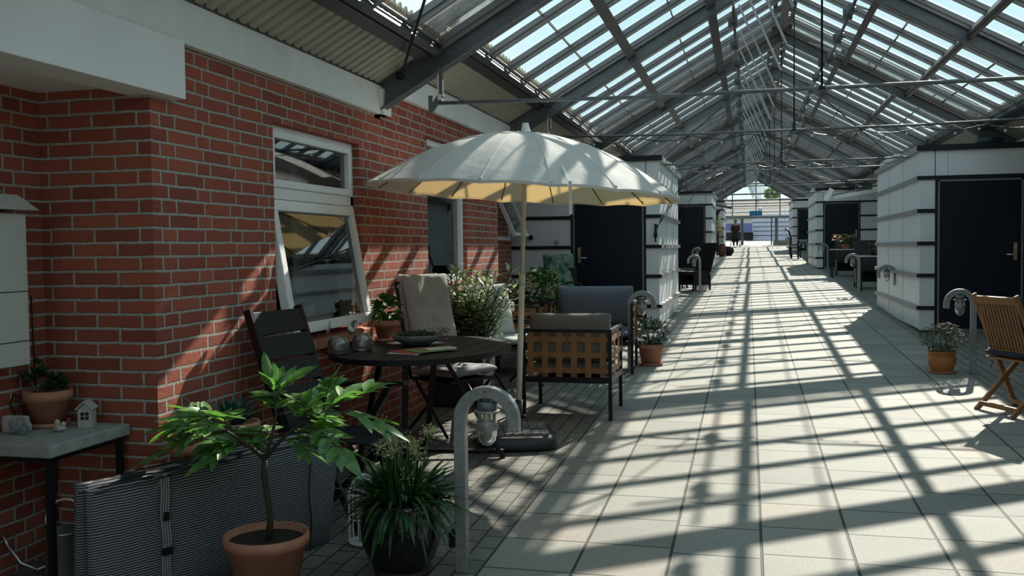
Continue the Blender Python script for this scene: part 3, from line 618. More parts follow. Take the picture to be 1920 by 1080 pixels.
# ------------------------------------------------------------------ white panelled sheds
def shed(x, y, sg, W, Ld, label, H=2.41, rear=True, door_off=0.24, door_w=0.98):
    t = thing('shed', label, 'shed', (x, y, g(y)), 0, 'white panelled sheds along the street')
    def bx(m_, x0, x1, *r):
        a, b = sg*x0, sg*x1; m_.box(min(a, b), max(a, b), *r)
    m_ = MB(); bx(m_, 0.03, W, 0.03, Ld, -0.05, H); bx(m_, 0.0, door_off-0.05, 0.0, 0.06, 0.04, H); bx(m_, door_off+door_w+0.05, W, 0.0, 0.06, 0.04, H)
    bx(m_, door_off-0.06, door_off+door_w+0.06, 0.0, 0.06, 2.07, H); bx(m_, 0.0, 0.05, 0.0601, Ld, 0.05, H); m_.build('wall', PANEL, t)
    m_ = MB(); bx(m_, 0.02, W, 0.02, Ld-0.01, -0.03, 0.045); m_.build('plinth', BLACK, t)
    for z in (0.335, 0.765, 1.19, 1.62, 2.055):
        m_ = MB(); full = z > 2
        if full: bx(m_, -0.035, W, -0.02, 0.02, z-0.025, z+0.025)
        else: bx(m_, -0.035, door_off-0.045, -0.02, 0.02, z-0.025, z+0.025); m2_ = MB(); bx(m2_, door_off+door_w+0.045, W, -0.02, 0.02, z-0.025, z+0.025); m2_.build('front_band', BAND, t)
        m_.build('front_band', BAND, t)
        m_ = MB(); bx(m_, -0.04, 0.02, -0.016, Ld+0.02, z-0.026, z+0.026); m_.build('side_band', BANDG, t)
    m_ = MB(); bx(m_, -0.045, W, -0.035, 0.03, H, H+0.075); m_.build('front_trim', BAND, t)
    m_ = MB(); bx(m_, -0.05, 0.03, -0.03, Ld+0.02, H-0.005, H+0.07); bx(m_, 0.0, W, 0.0, Ld, H, H+0.05); m_.build('roof_trim', BANDG, t)
    m_ = MB(); bx(m_, door_off-0.055, door_off-0.022, -0.012, 0.03, 0.03, 2.04); m_.build('door_strip', BAND, t); m_ = MB(); bx(m_, door_off+door_w+0.022, door_off+door_w+0.055, -0.012, 0.03, 0.03, 2.04); m_.build('door_strip', BAND, t)
    m_ = MB(); bx(m_, door_off-0.022, door_off, -0.018, 0.03, 0.03, 2.02); bx(m_, door_off+door_w, door_off+door_w+0.022, -0.018, 0.03, 0.03, 2.02); bx(m_, door_off-0.022, door_off+door_w+0.022, -0.018, 0.03, 2.0, 2.022)
    bx(m_, door_off, door_off+door_w, -0.02, 0.03, 0.0, 0.06); m_.build('door_frame', ALU, t)
    m_ = MB(); bx(m_, door_off, door_off+door_w, -0.006, 0.03, 0.06, 2.0); d = m_.build('door', DOORM, t)
    hx = door_off+door_w-0.065
    m_ = MB(); bx(m_, hx-0.022, hx+0.022, -0.016, -0.004, 0.96, 1.19); hp = m_.build('handle_plate', BRASS, d, bevel=0.003)
    m_ = MB(); m_.tube([(sg*hx, -0.012, 1.035), (sg*hx, -0.05, 1.035), (sg*(hx-0.02), -0.055, 1.035), (sg*(hx-0.115), -0.055, 1.035)], 0.008, 8); m_.build('handle', CHROME, d); MB().tube([(sg*hx, -0.014, 1.13), (sg*hx, -0.026, 1.13)], 0.011, 10).build('lock_cylinder', CHROME, d)
    m_ = MB(); bx(m_, 0.338, 0.342, -0.003, 0.0, 2.09, 2.40) if door_off < 0.5 else None
    for yy in (Ld*0.33, Ld*0.66): bx(m_, -0.003, 0.0, yy-0.002, yy+0.002, 0.06, H-0.02)
    m_.build('panel_joint', BANDG, t)
    if rear:
        m_ = MB(); bx(m_, 0.04, 0.5, 2.6, Ld, H+0.05, H+0.20); m_.build('parapet', PANEL, t)
    return t
shed(-1.23, 13.57, -1, 2.23, 3.75, 'white shed with dark door behind the far grey lounge cushion, nearest on the left')
shed(2.207, 13.47, 1, 1.95, 4.25, 'big white shed with dark blue door nearest on the right, behind the aster pot')
shed(-1.12, 30.5, -1, 2.1, 4.2, 'second white shed on the left, beside the tall wicker chair')
shed(2.055, 30.63, 1, 2.1, 4.2, 'second white shed on the right, flowers on a table before its door')
shed(-1.13, 46.0, -1, 2.1, 4.2, 'third and farthest white shed on the left, behind the closed parasol')
shed(2.06, 46.58, 1, 2.1, 4.2, 'third and farthest white shed on the right, before the glass gable')
# round dark fitting and small marks on the left shed front
tag(MB().tube([(0, 0, 0), (0, -0.03, 0)], 0.036, 16).build('doorbell', BLACK, loc=(-3.10, 13.55, 1.70)), 'small round black bell on the left shed wall beside the parasol pole', 'bell')
mb = MB()
for q in range(5):
    a = q*1.25; mb.leaf((0, 0, 0), (math.cos(a), 0, math.sin(a)), 0.05, 0.025, (0, 1, 0), 0, 0, 2)
mb.tube([(0, 0, -0.07), (0, 0, 0)], 0.004, 5)
tag(mb.build('wall_ornament', plain('grey_ornament', (0.22, 0.22, 0.21), 0.6), loc=(-2.72, 13.555, 1.62)), 'little grey flower ornament on the left shed front left of its door', 'ornament')
t = thing('tray', 'dark blue tub lying on the flat roof of the nearest right shed', 'tub', (3.14, 13.9, g(13.47)+2.485))
MB().lathe([(0.0, 0.0), (0.15, 0.0), (0.17, 0.10), (0.185, 0.10), (0.16, 0.02), (0.0, 0.02)], 24).build('tub_body', plain('blue_plastic', (0.015, 0.03, 0.05), 0.5), t)

# ------------------------------------------------------------------ far gable and what stands beyond it
YG = 60.6; gab = struct('wall_back', (0, YG, g(YG))); gz = g(YG); Lg = rlev(I1)
mb = MB().box(-2.9, 3.9, -0.08, 0.08, 1.62, 1.78); mb.box(-2.9, 3.9, -0.04, 0.04, 2.72, 2.80)
for x in (-2.6, -1.5, -0.95, 0.47, 1.9, 2.6, 3.3):
    mb.box(x-0.035, x+0.035, -0.04, 0.04, 1.7, rz(x, Lg)-gz)
mb.build('gable_frame', STEELL, gab)
mb = MB().box(-0.45, -0.28, -0.12, 0.12, 0.0, 1.65).box(1.36, 1.44, -0.12, 0.12, 0, 1.65).box(1.60, 1.78, -0.12, 0.12, 0, 1.65)
mb.build('door_post', STEEL, gab)
mb = MB()
for x in (2.15, 2.6, 3.1, 3.6, -0.9, -1.4, -2.0, -2.6): mb.box(x-0.02, x+0.02, -0.03, 0.03, 0, 1.65)
mb.box(1.78, 3.9, -0.03, 0.03, 0.85, 0.90).box(-2.9, -0.45, -0.03, 0.03, 0.85, 0.90); mb.build('mullion', WHITEM, gab)
mb = MB().add([(1.78, 0, 0), (3.9, 0, 0), (3.9, 0, 1.62), (1.78, 0, 1.62)], [(0,1,2,3)]); mb.add([(-2.9, 0, 0), (-0.45, 0, 0), (-0.45, 0, 1.62), (-2.9, 0, 1.62)], [(0,1,2,3)])
mb.add([(-2.6, 0, 1.7), (3.6, 0, 1.7), (3.6, 0, rz(3.6, Lg)-gz), (0.47, 0, Lg-gz), (-2.6, 0, rz(-2.6, Lg)-gz)], [(0,1,2,3,4)]); mb.build('glass_pane', RGLASS, gab)
t = thing('sign', 'blue sign with a small white fitting above the far gateway', 'sign', (0.46, YG-0.15, gz+1.80)); MB().box(-0.38, 0.38, -0.03, 0.03, 0, 0.30).build('sign_board', BLUE, t); MB().ball((0.25, -0.05, 0.38), 0.13, 12, 8).build('white_lamp', WHITEM, t)
yo = 74.0; go = g(yo)
t = thing('garden_building', 'pale building with dark stripes seen through the far gateway', 'building', (1.0, yo, go)); MB().box(-0.65, 5.0, 0, 2.0, 0, 1.95).build('wall', plain('lilac_panel', (0.50, 0.50, 0.60), 0.6, 0, 0.05), t)
mb = MB()
for k in range(5): mb.box(-0.66, 5.0, -0.03, 0, 0.35+k*0.33, 0.39+k*0.33)
mb.build('band', BAND, t)
t = thing('tarp_screen', 'violet tarpaulin screen on a dark fence beyond the far gateway', 'screen', (-0.1, yo-0.6, go)); MB().box(-2.4, 0.42, 0, 0.05, 0.60, 1.30).build('tarp', PURP, t); mb = MB()
for k in range(8): mb.box(-2.4+k*0.4, -2.34+k*0.4, 0, 0.05, 0.0, 0.62)
mb.box(-2.4, 0.42, 0.06, 0.10, 0, 0.6).build('fence', BLACK, t)
t = thing('tiled_house', 'house with a grey brown tiled roof beyond the end of the street', 'house', (0.5, 84, g(84))); MB().box(-9, 9, 0, 8, 0, 2.3).build('wall', FASCIA, t)
mb = MB().add([(-10, -1.0, 1.9), (10, -1.0, 1.9), (10, 4, 3.55), (-10, 4, 3.55), (-10, -1.0, 1.75), (10, -1.0, 1.75), (10, 4, 3.35), (-10, 4, 3.35)], [(0,1,2,3), (7,6,5,4), (0,4,5,1), (1,5,6,2), (3,2,6,7), (0,3,7,4)]); mb.build('roof', TILES, t)
rr = random.Random(9)
for q, (tx, ty, th, lab) in enumerate(((2.35, 99, 3.5, 'green leafy treetop above the tiled roof at the end of the street'), (-3.2, 97, 2.6, 'low dark treetop left above the tiled roof at the end of the street'))):
    t = thing('tree', lab, 'tree', (tx, ty, g(ty))); mb = MB()
    for k in range(900):
        a, b_, c = rr.gauss(0, 1), rr.gauss(0, 1), rr.gauss(0, 1); s_q = (a*a+b_*b_+c*c)**0.5; r_ = rr.uniform(0.7, 1)*(0.8 if q == 0 else 1.3)
        mb.leaf((a/s_q*r_, b_/s_q*r_, th+0.6+c/s_q*r_*0.9), (rr.gauss(0,1), rr.gauss(0,1), rr.gauss(0,1)), 0.24, 0.17, (0,0,1), 0.2, 0.1, 2)
    mb.build('crown', LF_TREE if q == 0 else LF_MID, t); MB().tube([(0,0,0), (0.05,0,th)], [0.16, 0.1], 8).build('trunk', STEMM, t)
t = thing('trough', 'low dark planter box beside the far gateway', 'planter', (1.95, 58.6, g(58.6))); MB().box(-0.5, 0.75, -0.2, 0.2, 0, 0.27).build('trough_box', STONE, t); MB().box(-0.46, 0.71, -0.16, 0.16, 0.2, 0.28).build('soil', SOIL, t)
# neighbouring house roofs outside, glimpsed through the lower panes
t = thing('neighbour_house', 'pale house with dark roof outside beyond the left glass slope', 'house', (-16, 24, 0)); MB().box(-3, 3, -16, 26, -0.4, 5.0).build('wall', plain('render_wall', (0.42, 0.38, 0.33), 0.9, 0, 0.25, 0.6), t)
mb = MB().add([(-3.6,-17,4.9),(3.6,-17,4.9),(3.6,27,4.9),(-3.6,27,4.9),(0,-17,6.6),(0,27,6.6)], [(0,1,4),(3,5,2),(1,2,5,4),(0,4,5,3),(0,3,2,1)]); mb.build('roof', plain('slate', (0.14, 0.13, 0.135), 0.8, 0, 0.3, 2), t)
# ------------------------------------------------------------------ pots and plants
def pot_mesh(rt, rb, h, rim=0.045, wall=0.012, n=40):
    return MB().lathe([(0.0, 0.0), (rb, 0.0), (rt*0.93-wall*0.3, h-rim), (rt, h-rim), (rt+0.003, h-rim*0.5), (rt, h), (rt-wall, h), (rt-wall*1.2, h-0.03), (0.0, h-0.035)], n)
def pot(name, label, cat, loc, rt, rb, h, mat=None, saucer=False, group=None):
    t = thing(name, label, cat, loc, 0, group)
    z0 = 0.014 if saucer else 0
    pot_mesh(rt, rb, h).build('pot', mat or TERRA, t, loc=(0, 0, z0))
    MB().lathe([(0, 0), (rt-0.016, 0)], 24, (0, 0, h-0.030+z0)).build('soil', SOIL, t)
    if saucer: MB().lathe([(0, 0), (rb*1.22, 0), (rb*1.34, 0.024), (rb*1.28, 0.024), (rb*1.2, 0.010), (0, 0.010)], 32).build('saucer', mat or TERRA, t)
    return t
def rdir(rr, up=0.0, upj=0.5):
    a = rr.uniform(0, 2*PI); return Vector((math.cos(a), math.sin(a), up+rr.uniform(-upj, upj))).normalized()
def bush(rr, n, c, R, L, W, up=0.3, bend=0.4, shape=0, mb=None, hollow=0.55):
    mb = mb or MB()
    for k in range(n):
        d = Vector((rr.gauss(0,1), rr.gauss(0,1), rr.gauss(0,1))).normalized(); r_ = rr.uniform(hollow, 1)
        p = Vector(c) + Vector((d.x*R[0], d.y*R[1], d.z*R[2]))*r_
        dd = (d + Vector((rr.gauss(0,.4), rr.gauss(0,.4), up+rr.gauss(0,.4)))).normalized(); s_q = rr.uniform(0.7, 1.2)
        mb.leaf(p, dd, L*s_q, W*s_q, Vector((rr.gauss(0,.3), rr.gauss(0,.3), 1)), bend, 0.12, 3, shape)
    return mb

# tree peony in the near terracotta pot
rr = random.Random(11)
t = pot('potted_tree_peony', 'leafy green shrub on one thin stem in a big terracotta pot in the foreground', 'plant', (-1.95, 3.52, g(3.52)), 0.175, 0.12, 0.275)
st = MB(); lf = MB(); top = Vector((0.0, 0.0, 0.585))
st.tube([(0.01, 0, 0.23), (0.02, 0.0, 0.34), (0.005, 0, 0.45), (-0.005, 0.0, 0.52), top], [0.016, 0.013, 0.013, 0.013, 0.012], 8)
mains = [((-0.06, 0, 0.63), (-0.17, 0.03, 0.69), (-0.25, 0.05, 0.72)), ((0.06, 0.02, 0.66), (0.16, 0.03, 0.74), (0.26, 0.02, 0.79)), ((0.02, 0.03, 0.68), (0.03, 0.05, 0.76), (0.02, 0.06, 0.82)), ((-0.04, -0.05, 0.65), (-0.10, -0.12, 0.72), (-0.13, -0.17, 0.76))]
ends = []
for pts in mains:
    st.tube([top]+list(pts), [0.010, 0.008, 0.006, 0.005], 6); ends += [Vector(q) for q in pts]
def compound(p, d, L, sz, droop):
    d = Vector(d).normalized(); pts = []
    for k in range(5):
        q = k/4; pts.append(p + d*L*q - Vector((0, 0, 1))*droop*L*q*q)
    st.tube(pts, [0.0035, 0.003, 0.0028, 0.0022, 0.0018], 5, False)
    side = d.cross(Vector((0, 0, 1))).normalized()
    for k, q in ((2, 0.5), (3, 0.75), (4, 1.0)):
        base = pts[k]; f_ = (pts[k]-pts[k-1]).normalized()
        for sgn in (-1, 1):
            dd = (f_*0.7 + side*sgn*0.8 + Vector((0, 0, rr.uniform(-0.1, 0.25)))).normalized()
            lf.leaf(base, dd, sz*rr.uniform(0.75, 1.1), sz*0.35, Vector((rr.gauss(0,.35), rr.gauss(0,.35), 1)), rr.uniform(0.0, 0.35), 0.16, 5)
    lf.leaf(pts[4], (pts[4]-pts[3]), sz*1.25, sz*0.40, Vector((rr.gauss(0,.3), rr.gauss(0,.3), 1)), rr.uniform(0.05, 0.35), 0.16, 5)
    lf.leaf(pts[4], (pts[4]-pts[3]).normalized()+side*0.5, sz*0.9, sz*0.36, (0,0,1), 0.3, 0.16, 5)
for e_ in ends:
    for k in range(3):
        a = rr.uniform(0, 2*PI); out = Vector((e_.x, e_.y, 0)); out = out.normalized() if out.length > 0.04 else Vector((math.cos(a), math.sin(a), 0))
        d = (out*1.0 + Vector((math.cos(a), math.sin(a), 0))*0.9 + Vector((0, 0, rr.uniform(0.05, 0.55)))).normalized()
        compound(e_, d, rr.uniform(0.10, 0.20), rr.uniform(0.10, 0.14), rr.uniform(0.0, 0.4))
for e_, d, L in ((Vector(mains[0][2]), (-1, 0.1, 0.15), 0.20), (Vector(mains[0][1]), (-0.9, -0.5, 0.05), 0.26), (Vector(mains[1][2]), (1, 0.1, 0.10), 0.20), (Vector(mains[1][1]), (1, -0.5, -0.05), 0.22), (Vector(mains[2][2]), (-0.1, 0, 1), 0.10), (Vector(mains[2][2]), (0.4, 0.2, 0.9), 0.10), (Vector(mains[0][2]), (-0.8, 0, 0.7), 0.12)):
    compound(e_, d, L, 0.145, 0.3)
st.build('stem', STEMM, t); lf.build('leaves', LF_PEO, t)

# agapanthus in the dark glazed pot
rr = random.Random(5)
t = thing('potted_agapanthus', 'strap-leaved plant in a glossy dark pot in front of the lamp post', 'plant', (-1.50, 3.92, g(3.92)))
MB().lathe([(0, 0.0), (0.125, 0.0), (0.13, 0.02), (0.12, 0.025), (0, 0.025)], 24).build('pot_foot', STEMM, t)
MB().lathe([(0, 0.026), (0.105, 0.026), (0.135, 0.06), (0.165, 0.15), (0.17, 0.24), (0.160, 0.31), (0.165, 0.33), (0.150, 0.33), (0.145, 0.29), (0, 0.28)], 40, sq=3.2).build('pot', GLAZE, t)
MB().lathe([(0, 0.285), (0.14, 0.285)], 24).build('soil', SOIL, t)
mb = MB()
for k in range(320):
    a = rr.uniform(0, 2*PI); ro = rr.uniform(0, 0.10); el = rr.uniform(-0.05, 1.5) ; L = rr.uniform(0.24, 0.40)
    p = (ro*math.cos(a), ro*math.sin(a), 0.30); a2 = a+rr.uniform(-0.4, 0.4); d = Vector((math.cos(a2)*math.cos(el), math.sin(a2)*math.cos(el), math.sin(el)*0.9+0.25)).normalized()
    mb.leaf(p, d, L, rr.uniform(0.016, 0.026), (0, 0, 1), rr.uniform(0.5, 1.25)*(1.15-el*0.35), 0.2, 6, 1)
mb.build('leaves', LF_AGA, t)
mb = MB()
for k in range(16):
    fl = MB()
    a = rr.uniform(0, 2*PI); r_ = rr.uniform(0.02, 0.13); hh = rr.uniform(0.42, 0.66); p1 = Vector((r_*math.cos(a)*1.2, r_*math.sin(a), hh)); mb.tube([(p1.x*0.4, p1.y*0.4, 0.3), (p1.x*0.8, p1.y*0.8, hh*0.8), p1], 0.003, 5)
    for q in range(26):
        d = Vector((rr.gauss(0,1), rr.gauss(0,1), rr.gauss(0.35,0.8))).normalized(); e_ = p1+d*rr.uniform(0.025, 0.042); fl.tube([p1, e_], 0.0009, 3, False); fl.ball(e_, 0.0035, 5, 3)
    fl.build('flower_head', FL_CRM, t)
mb.build('flower_stalks', STEMG, t)

# dark shrub in terracotta pot by the far lounge chair, aster pot by the right lamp
rr = random.Random(21)
t = pot('potted_shrub', 'small dark shrub in a terracotta pot beside the second lamp post on the left', 'plant', (-1.02, 10.2, g(10.2)), 0.142, 0.10, 0.215, saucer=True)
mb = bush(rr, 620, (0, 0, 0.36), (0.20, 0.20, 0.15), 0.045, 0.016, 0.3, 0.3)
for k in range(16):
    d = rdir(rr, 0.6, 0.4); L = rr.uniform(0.2, 0.34); e_ = Vector((0, 0, 0.2))+d*L
    for q in range(9): mb.leaf(Vector((0,0,0.2))+d*L*(0.4+q*0.07), rdir(rr, 0.3), 0.04, 0.014, (0,0,1), 0.3, 0.1, 3)
mb.build('leaves', LF_DRK, t); mb = MB()
for k in range(14): d = rdir(rr, 0.9, 0.4); mb.tube([(0, 0, 0.19), d*0.12+Vector((0,0,0.19)), d*0.22+Vector((0,0,0.2))], 0.003, 5)
mb.build('stems', STEMM, t)
t = thing('potted_asters', 'purple flowering asters in an orange glazed pot on the right', 'plant', (1.862, 10.07, g(10.07)))
MB().lathe([(0, 0.015), (0.09, 0.015), (0.105, 0.03), (0.128, 0.09), (0.132, 0.14), (0.122, 0.185), (0.135, 0.20), (0.137, 0.21), (0.122, 0.21), (0.115, 0.18), (0, 0.175)], 36).build('pot', ORANGE, t)
MB().lathe([(0, 0), (0.125, 0), (0.135, 0.015), (0, 0.013)], 30).build('saucer', TERRA, t); MB().lathe([(0, 0.178), (0.11, 0.178)], 20).build('soil', SOIL, t)
mb = bush(rr, 800, (0, 0, 0.34), (0.22, 0.20, 0.14), 0.035, 0.014, 0.2, 0.2); mb.build('leaves', LF_GRY, t)
mb = MB(); fl = MB()
for k in range(34):
    a = rr.uniform(0, 2*PI); r_ = rr.uniform(0.02, 0.22); p = Vector((r_*math.cos(a), r_*math.sin(a), 0.44+0.07*rr.random()-r_*0.25)); mb.tube([(p.x*0.3, p.y*0.3, 0.2), p], 0.0018, 4)
    for q in range(9): b_ = q*0.7; fl.leaf(p, (math.cos(b_), math.sin(b_), 0.25), 0.022, 0.011, (0,0,1), 0.1, 0.05, 2)
mb.build('stems', STEMG, t); fl.build('flowers', FL_PUR, t)

# oleander by the wall
rr = random.Random(31)
t = thing('potted_oleander', 'tall pale narrow-leaved plant in a dark trough between the two cushioned chairs', 'plant', (-2.36, 7.78, g(7.78)))
mb = MB().box(-0.24, 0.20, -0.20, 0.20, 0.0, 0.46); mb.build('planter', plain('dark_planter', (0.02, 0.018, 0.017), 0.7), t, bevel=0.006); MB().box(-0.22, 0.18, -0.18, 0.18, 0.45, 0.465).build('soil', SOIL, t)
st = MB(); lf = MB()
for k in range(105):
    a = rr.uniform(0, 2*PI); b_ = Vector((rr.uniform(-.18, .16), rr.uniform(-.14, .14), 0.44)); lean = rr.uniform(0.05, 0.85)
    L = rr.uniform(0.25, 0.78); d = Vector((math.cos(a)*lean, math.sin(a)*lean*0.8, 1)).normalized(); e_ = b_+d*L; st.tube([b_, b_+d*L*0.5, e_], 0.0035, 5)
    n = int(7+L*16)
    if e_.x < -0.20: continue
    for q in range(n):
        f_ = 0.25+0.75*q/n; aa = q*2.4+k; dd = Vector((math.cos(aa), math.sin(aa), 0.75 if f_ > 0.8 else 0.35)).normalized()
        if (b_+d*L*f_).x + dd.x*0.16 < -0.25: continue
        lf.leaf(b_+d*L*f_, dd, rr.uniform(0.12, 0.19), rr.uniform(0.022, 0.034), (0,0,1), rr.uniform(0.1, 0.6), 0.15, 3)
st.build('stems', STEMM, t); lf.build('leaves', LF_OLE, t)

# hydrangea, and greenery in the corner behind
rr = random.Random(41)
t = pot('potted_hydrangea', 'bushy hydrangea with cream green flower heads just behind the parasol pole', 'plant', (-2.32, 10.45, g(10.45)), 0.22, 0.16, 0.38, mat=CHAR)
bush(rr, 420, (0.0, 0, 0.72), (0.31, 0.28, 0.30), 0.12, 0.075, 0.2, 0.5).build('leaves', LF_MID, t)
for k in range(15):
    fl = MB()
    d = rdir(rr, 0.55, 0.55); c = Vector((0, 0, 0.72))+Vector((d.x*0.30, d.y*0.28, d.z*0.32))
    for q in range(60):
        e_ = Vector((rr.gauss(0,1), rr.gauss(0,1), rr.gauss(0,1))).normalized(); fl.leaf(c+e_*0.045, e_+Vector((rr.gauss(0,.6), rr.gauss(0,.6), rr.gauss(0,.6))), 0.022, 0.018, e_, 0.1, 0.05, 2)
    fl.build('flower_head', FL_CRM, t)
t = pot('potted_palm', 'dark arching foliage plant in the shaded corner by the small open window', 'plant', (-2.75, 11.4, g(11.4)), 0.2, 0.15, 0.35, mat=CHAR)
mb = MB()
for k in range(110):
    a = rr.uniform(0, 2*PI); el = rr.uniform(0.3, 1.5); d = Vector((math.cos(a)*math.cos(el), math.sin(a)*math.cos(el), math.sin(el))); mb.leaf((0.05*math.cos(a), 0.05*math.sin(a), 0.35), d, rr.uniform(0.35, 0.62), 0.045, (0,0,1), rr.uniform(0.3, 0.8), 0.2, 6, 1)
mb.build('leaves', LF_DRK, t)

# ------------------------------------------------------------------ garden lamp posts
def lamp_post(x, y, sg, label, H=0.835, z=None, wallmount=False, rz=0.0, w=0.052):
    t = thing('post_lamp', label, 'lamp post', (x, y, g(y) if z is None else z), rz, 'arched steel post lamps along the street')
    R = 0.122; zc = H-0.027-R; pts = []
    for k in range(17):
        a = PI - PI*k/16; pts.append((sg*(R+R*math.cos(a)), zc+R*math.sin(a)))
    path = [(0, 0.0)] + pts + [(sg*2*R, zc-0.045)]
    if wallmount: path = [(0, zc-0.17)] + pts + [(sg*2*R, zc-0.06)]
    mb = MB(); vs = []; hw = w/2
    for i, (px, pz) in enumerate(path):
        a_ = path[max(0, i-1)]; b_ = path[min(len(path)-1, i+1)]; dx, dz = b_[0]-a_[0], b_[1]-a_[1]; l_ = math.hypot(dx, dz); nx, nz = dz/l_, -dx/l_
        for u_, v_ in ((-hw, -hw), (hw, -hw), (hw, hw), (-hw, hw)): vs.append((px+nx*u_, v_, pz+nz*u_))
    fs = [(i*4+j, i*4+(j+1) % 4, (i+1)*4+(j+1) % 4, (i+1)*4+j) for i in range(len(path)-1) for j in range(4)]
    fs += [(3, 2, 1, 0), tuple(len(vs)-4+j for j in range(4))]
    mb.add(vs, fs); mb.build('post', STEELL, t, bevel=0.004)
    lx = sg*R; zt = H-w-0.012
    MB().tube([(lx, 0, zt+0.02), (lx, 0, zt-0.01)], 0.012, 10).lathe([(0.0, zt-0.004), (0.036, zt-0.006), (0.044, zt-0.016), (0.044, zt-0.045), (0.0, zt-0.045)], 24, (lx, 0, 0)).build('lamp_cap', STEEL, t)
    mb = MB().lathe([(0.042, zt-0.043), (0.058, zt-0.044), (0.058, zt-0.052), (0.042, zt-0.053)], 24, (lx, 0, 0)); mb.lathe([(0.0455, zt-0.092), (0.0475, zt-0.094), (0.0475, zt-0.128), (0.0455, zt-0.130)], 24, (lx, 0, 0)); mb.build('lamp_ring', STEELL, t)
    MB().lathe([(0.040, zt-0.045), (0.043, zt-0.06), (0.043, zt-0.15), (0.037, zt-0.178), (0.022, zt-0.195), (0.0, zt-0.202)], 24, (lx, 0, 0)).build('lamp_glass', JAR, t)
    MB().lathe([(0.012, zt-0.045), (0.018, zt-0.07), (0.018, zt-0.11), (0.010, zt-0.125), (0, zt-0.128)], 14, (lx, 0, 0)).build('bulb', BULB, t)
    if wallmount: MB().box(-0.03 if sg > 0 else 0.0, 0.0 if sg > 0 else 0.10, -0.05, 0.05, zc-0.11, zc+0.02).build('bracket', STEEL, t)
    return t
p = lamp_post(-1.237, 3.97, 1, 'nearest arched galvanised post lamp in the foreground, beside the dark pot')
MB().box(-0.052, -0.027, -0.035, 0.035, 0.115, 0.185).build('switch_box', BLACK, p)
MB().tube([(0, 0, 0), (0, -0.002, 0)], 0.004, 8).build('screw', BLACK, p, loc=(0.122, -0.027, 0.812))
lamp_post(-1.19, 9.78, 1, 'arched post lamp in front of the nearest left shed door, behind the potted shrub')
lamp_post(2.13, 10.0, -1, 'arched post lamp on the right between the aster pot and the folding chair')
lamp_post(-1.0, 20.5, -1, 'arched post lamp just past the nearest left shed, left of the wicker chair')
lamp_post(-1.22, 26.0, -1, 'arched post lamp directly behind the wicker chair on the left')
lamp_post(2.16, 20.1, -1, 'arched post lamp just left of the nearest right shed, by the small tables')
lamp_post(2.205, 15.58, -1, 'arched lamp fixed on the side wall of the nearest right shed', z=g(15.58)-0.02, wallmount=True)
lamp_post(2.22, 28.6, -1, 'arched post lamp before the door of the second right shed')
lamp_post(1.93, 33.3, -1, 'arched post lamp beyond the second right shed at the street edge')
lamp_post(1.75, 40.6, -1, 'arched post lamp far down on the right by the curved chair')

# ------------------------------------------------------------------ parasol
px, py = -1.585, 6.46
t = thing('parasol', 'big cream parasol with yellow-lit underside on a slim cream pole', 'parasol', (px, py, g(py)))
tilt = Euler((math.radians(-0.9), math.radians(3.5), 0)); C0 = Vector((0.078, 0, 2.175)); NR = 16; R = 1.09; drop = 0.42
def canopy_pt(a, f_, R_=R):
    seg = (a/(2*PI)*NR) % 1; sag = math.sin(PI*seg)
    r_ = R_*f_*(1-0.022*sag*f_); z = -drop*f_**1.95 - 0.016*sag*math.sin(PI*f_)*f_ + 0.012*sag*f_**6
    return C0 + tilt.to_matrix() @ Vector((r_*math.cos(a), r_*math.sin(a), z))
mb = MB(); vs = []; nf, na = 14, NR*6
for i in range(nf+1):
    for j in range(na): vs.append(canopy_pt(2*PI*j/na+0.12*0, max(0.02, i/nf)))
mb.add(vs, [(i*na+j, (i+1)*na+j, (i+1)*na+(j+1) % na, i*na+(j+1) % na) for i in range(nf) for j in range(na)], True)
cv = []
for j in range(na):
    q = canopy_pt(2*PI*j/na, 1.0); cv += [q, q+Vector((0, 0, -0.018))]
mb.add(cv, [(2*j, 2*j+1, (2*j+3) % (2*na), (2*j+2) % (2*na)) for j in range(na)]); mb.build('canopy', CREAM, t)
mb = MB()
for k in range(NR):
    a = 2*PI*k/NR; mb.tube([canopy_pt(a, f_)+Vector((0, 0, -0.010)) for f_ in (0.03, 0.2, 0.4, 0.6, 0.8, 0.99)], 0.0045, 5)
mb.build('ribs', plain('rib_wood', (0.16, 0.09, 0.035), 0.6), t)
mb = MB()
for k in range(NR):
    a = 2*PI*k/NR; mb.tube([C0+tilt.to_matrix() @ Vector((0.03*math.cos(a), 0.03*math.sin(a), -0.20)), canopy_pt(a, 0.30)+Vector((0, 0, -0.018))], 0.004, 4)
mb.build('struts', plain('strut_wood', (0.50, 0.42, 0.25), 0.6), t)
seam = MB()
for k in range(NR):
    a = 2*PI*k/NR; seam.tube([canopy_pt(a, f_)+Vector((0, 0, 0.003)) for f_ in (0.03, 0.2, 0.4, 0.6, 0.8, 0.99)], 0.0032, 4)
    seam.ball(canopy_pt(a, 0.985)+Vector((0, 0, 0.002)), 0.011, 6, 4)
seam.build('seams', plain('cream_seam', (0.70, 0.68, 0.60), 0.8), t)
MB().lathe([(0.0, 0.07), (0.022, 0.07), (0.026, 0.045), (0.034, 0.02), (0.036, -0.03), (0, -0.03)], 16).build('finial', WHITEM, t, loc=C0)
a = math.radians(-62); q = canopy_pt(a, 0.86); q2 = canopy_pt(a, 1.0)
mb = MB().bar(q+Vector((0, 0, 0.02)), q2+Vector((0.01, -0.01, 0.012)), 0.022, 0.004); mb.bar(q2+Vector((0.012, -0.012, 0.015)), q2+Vector((0.015, -0.015, -0.18)), 0.020, 0.004, up=(0, 1, 0)); mb.build('closing_strap', plain('white_strap', (0.66, 0.66, 0.62), 0.8), t)
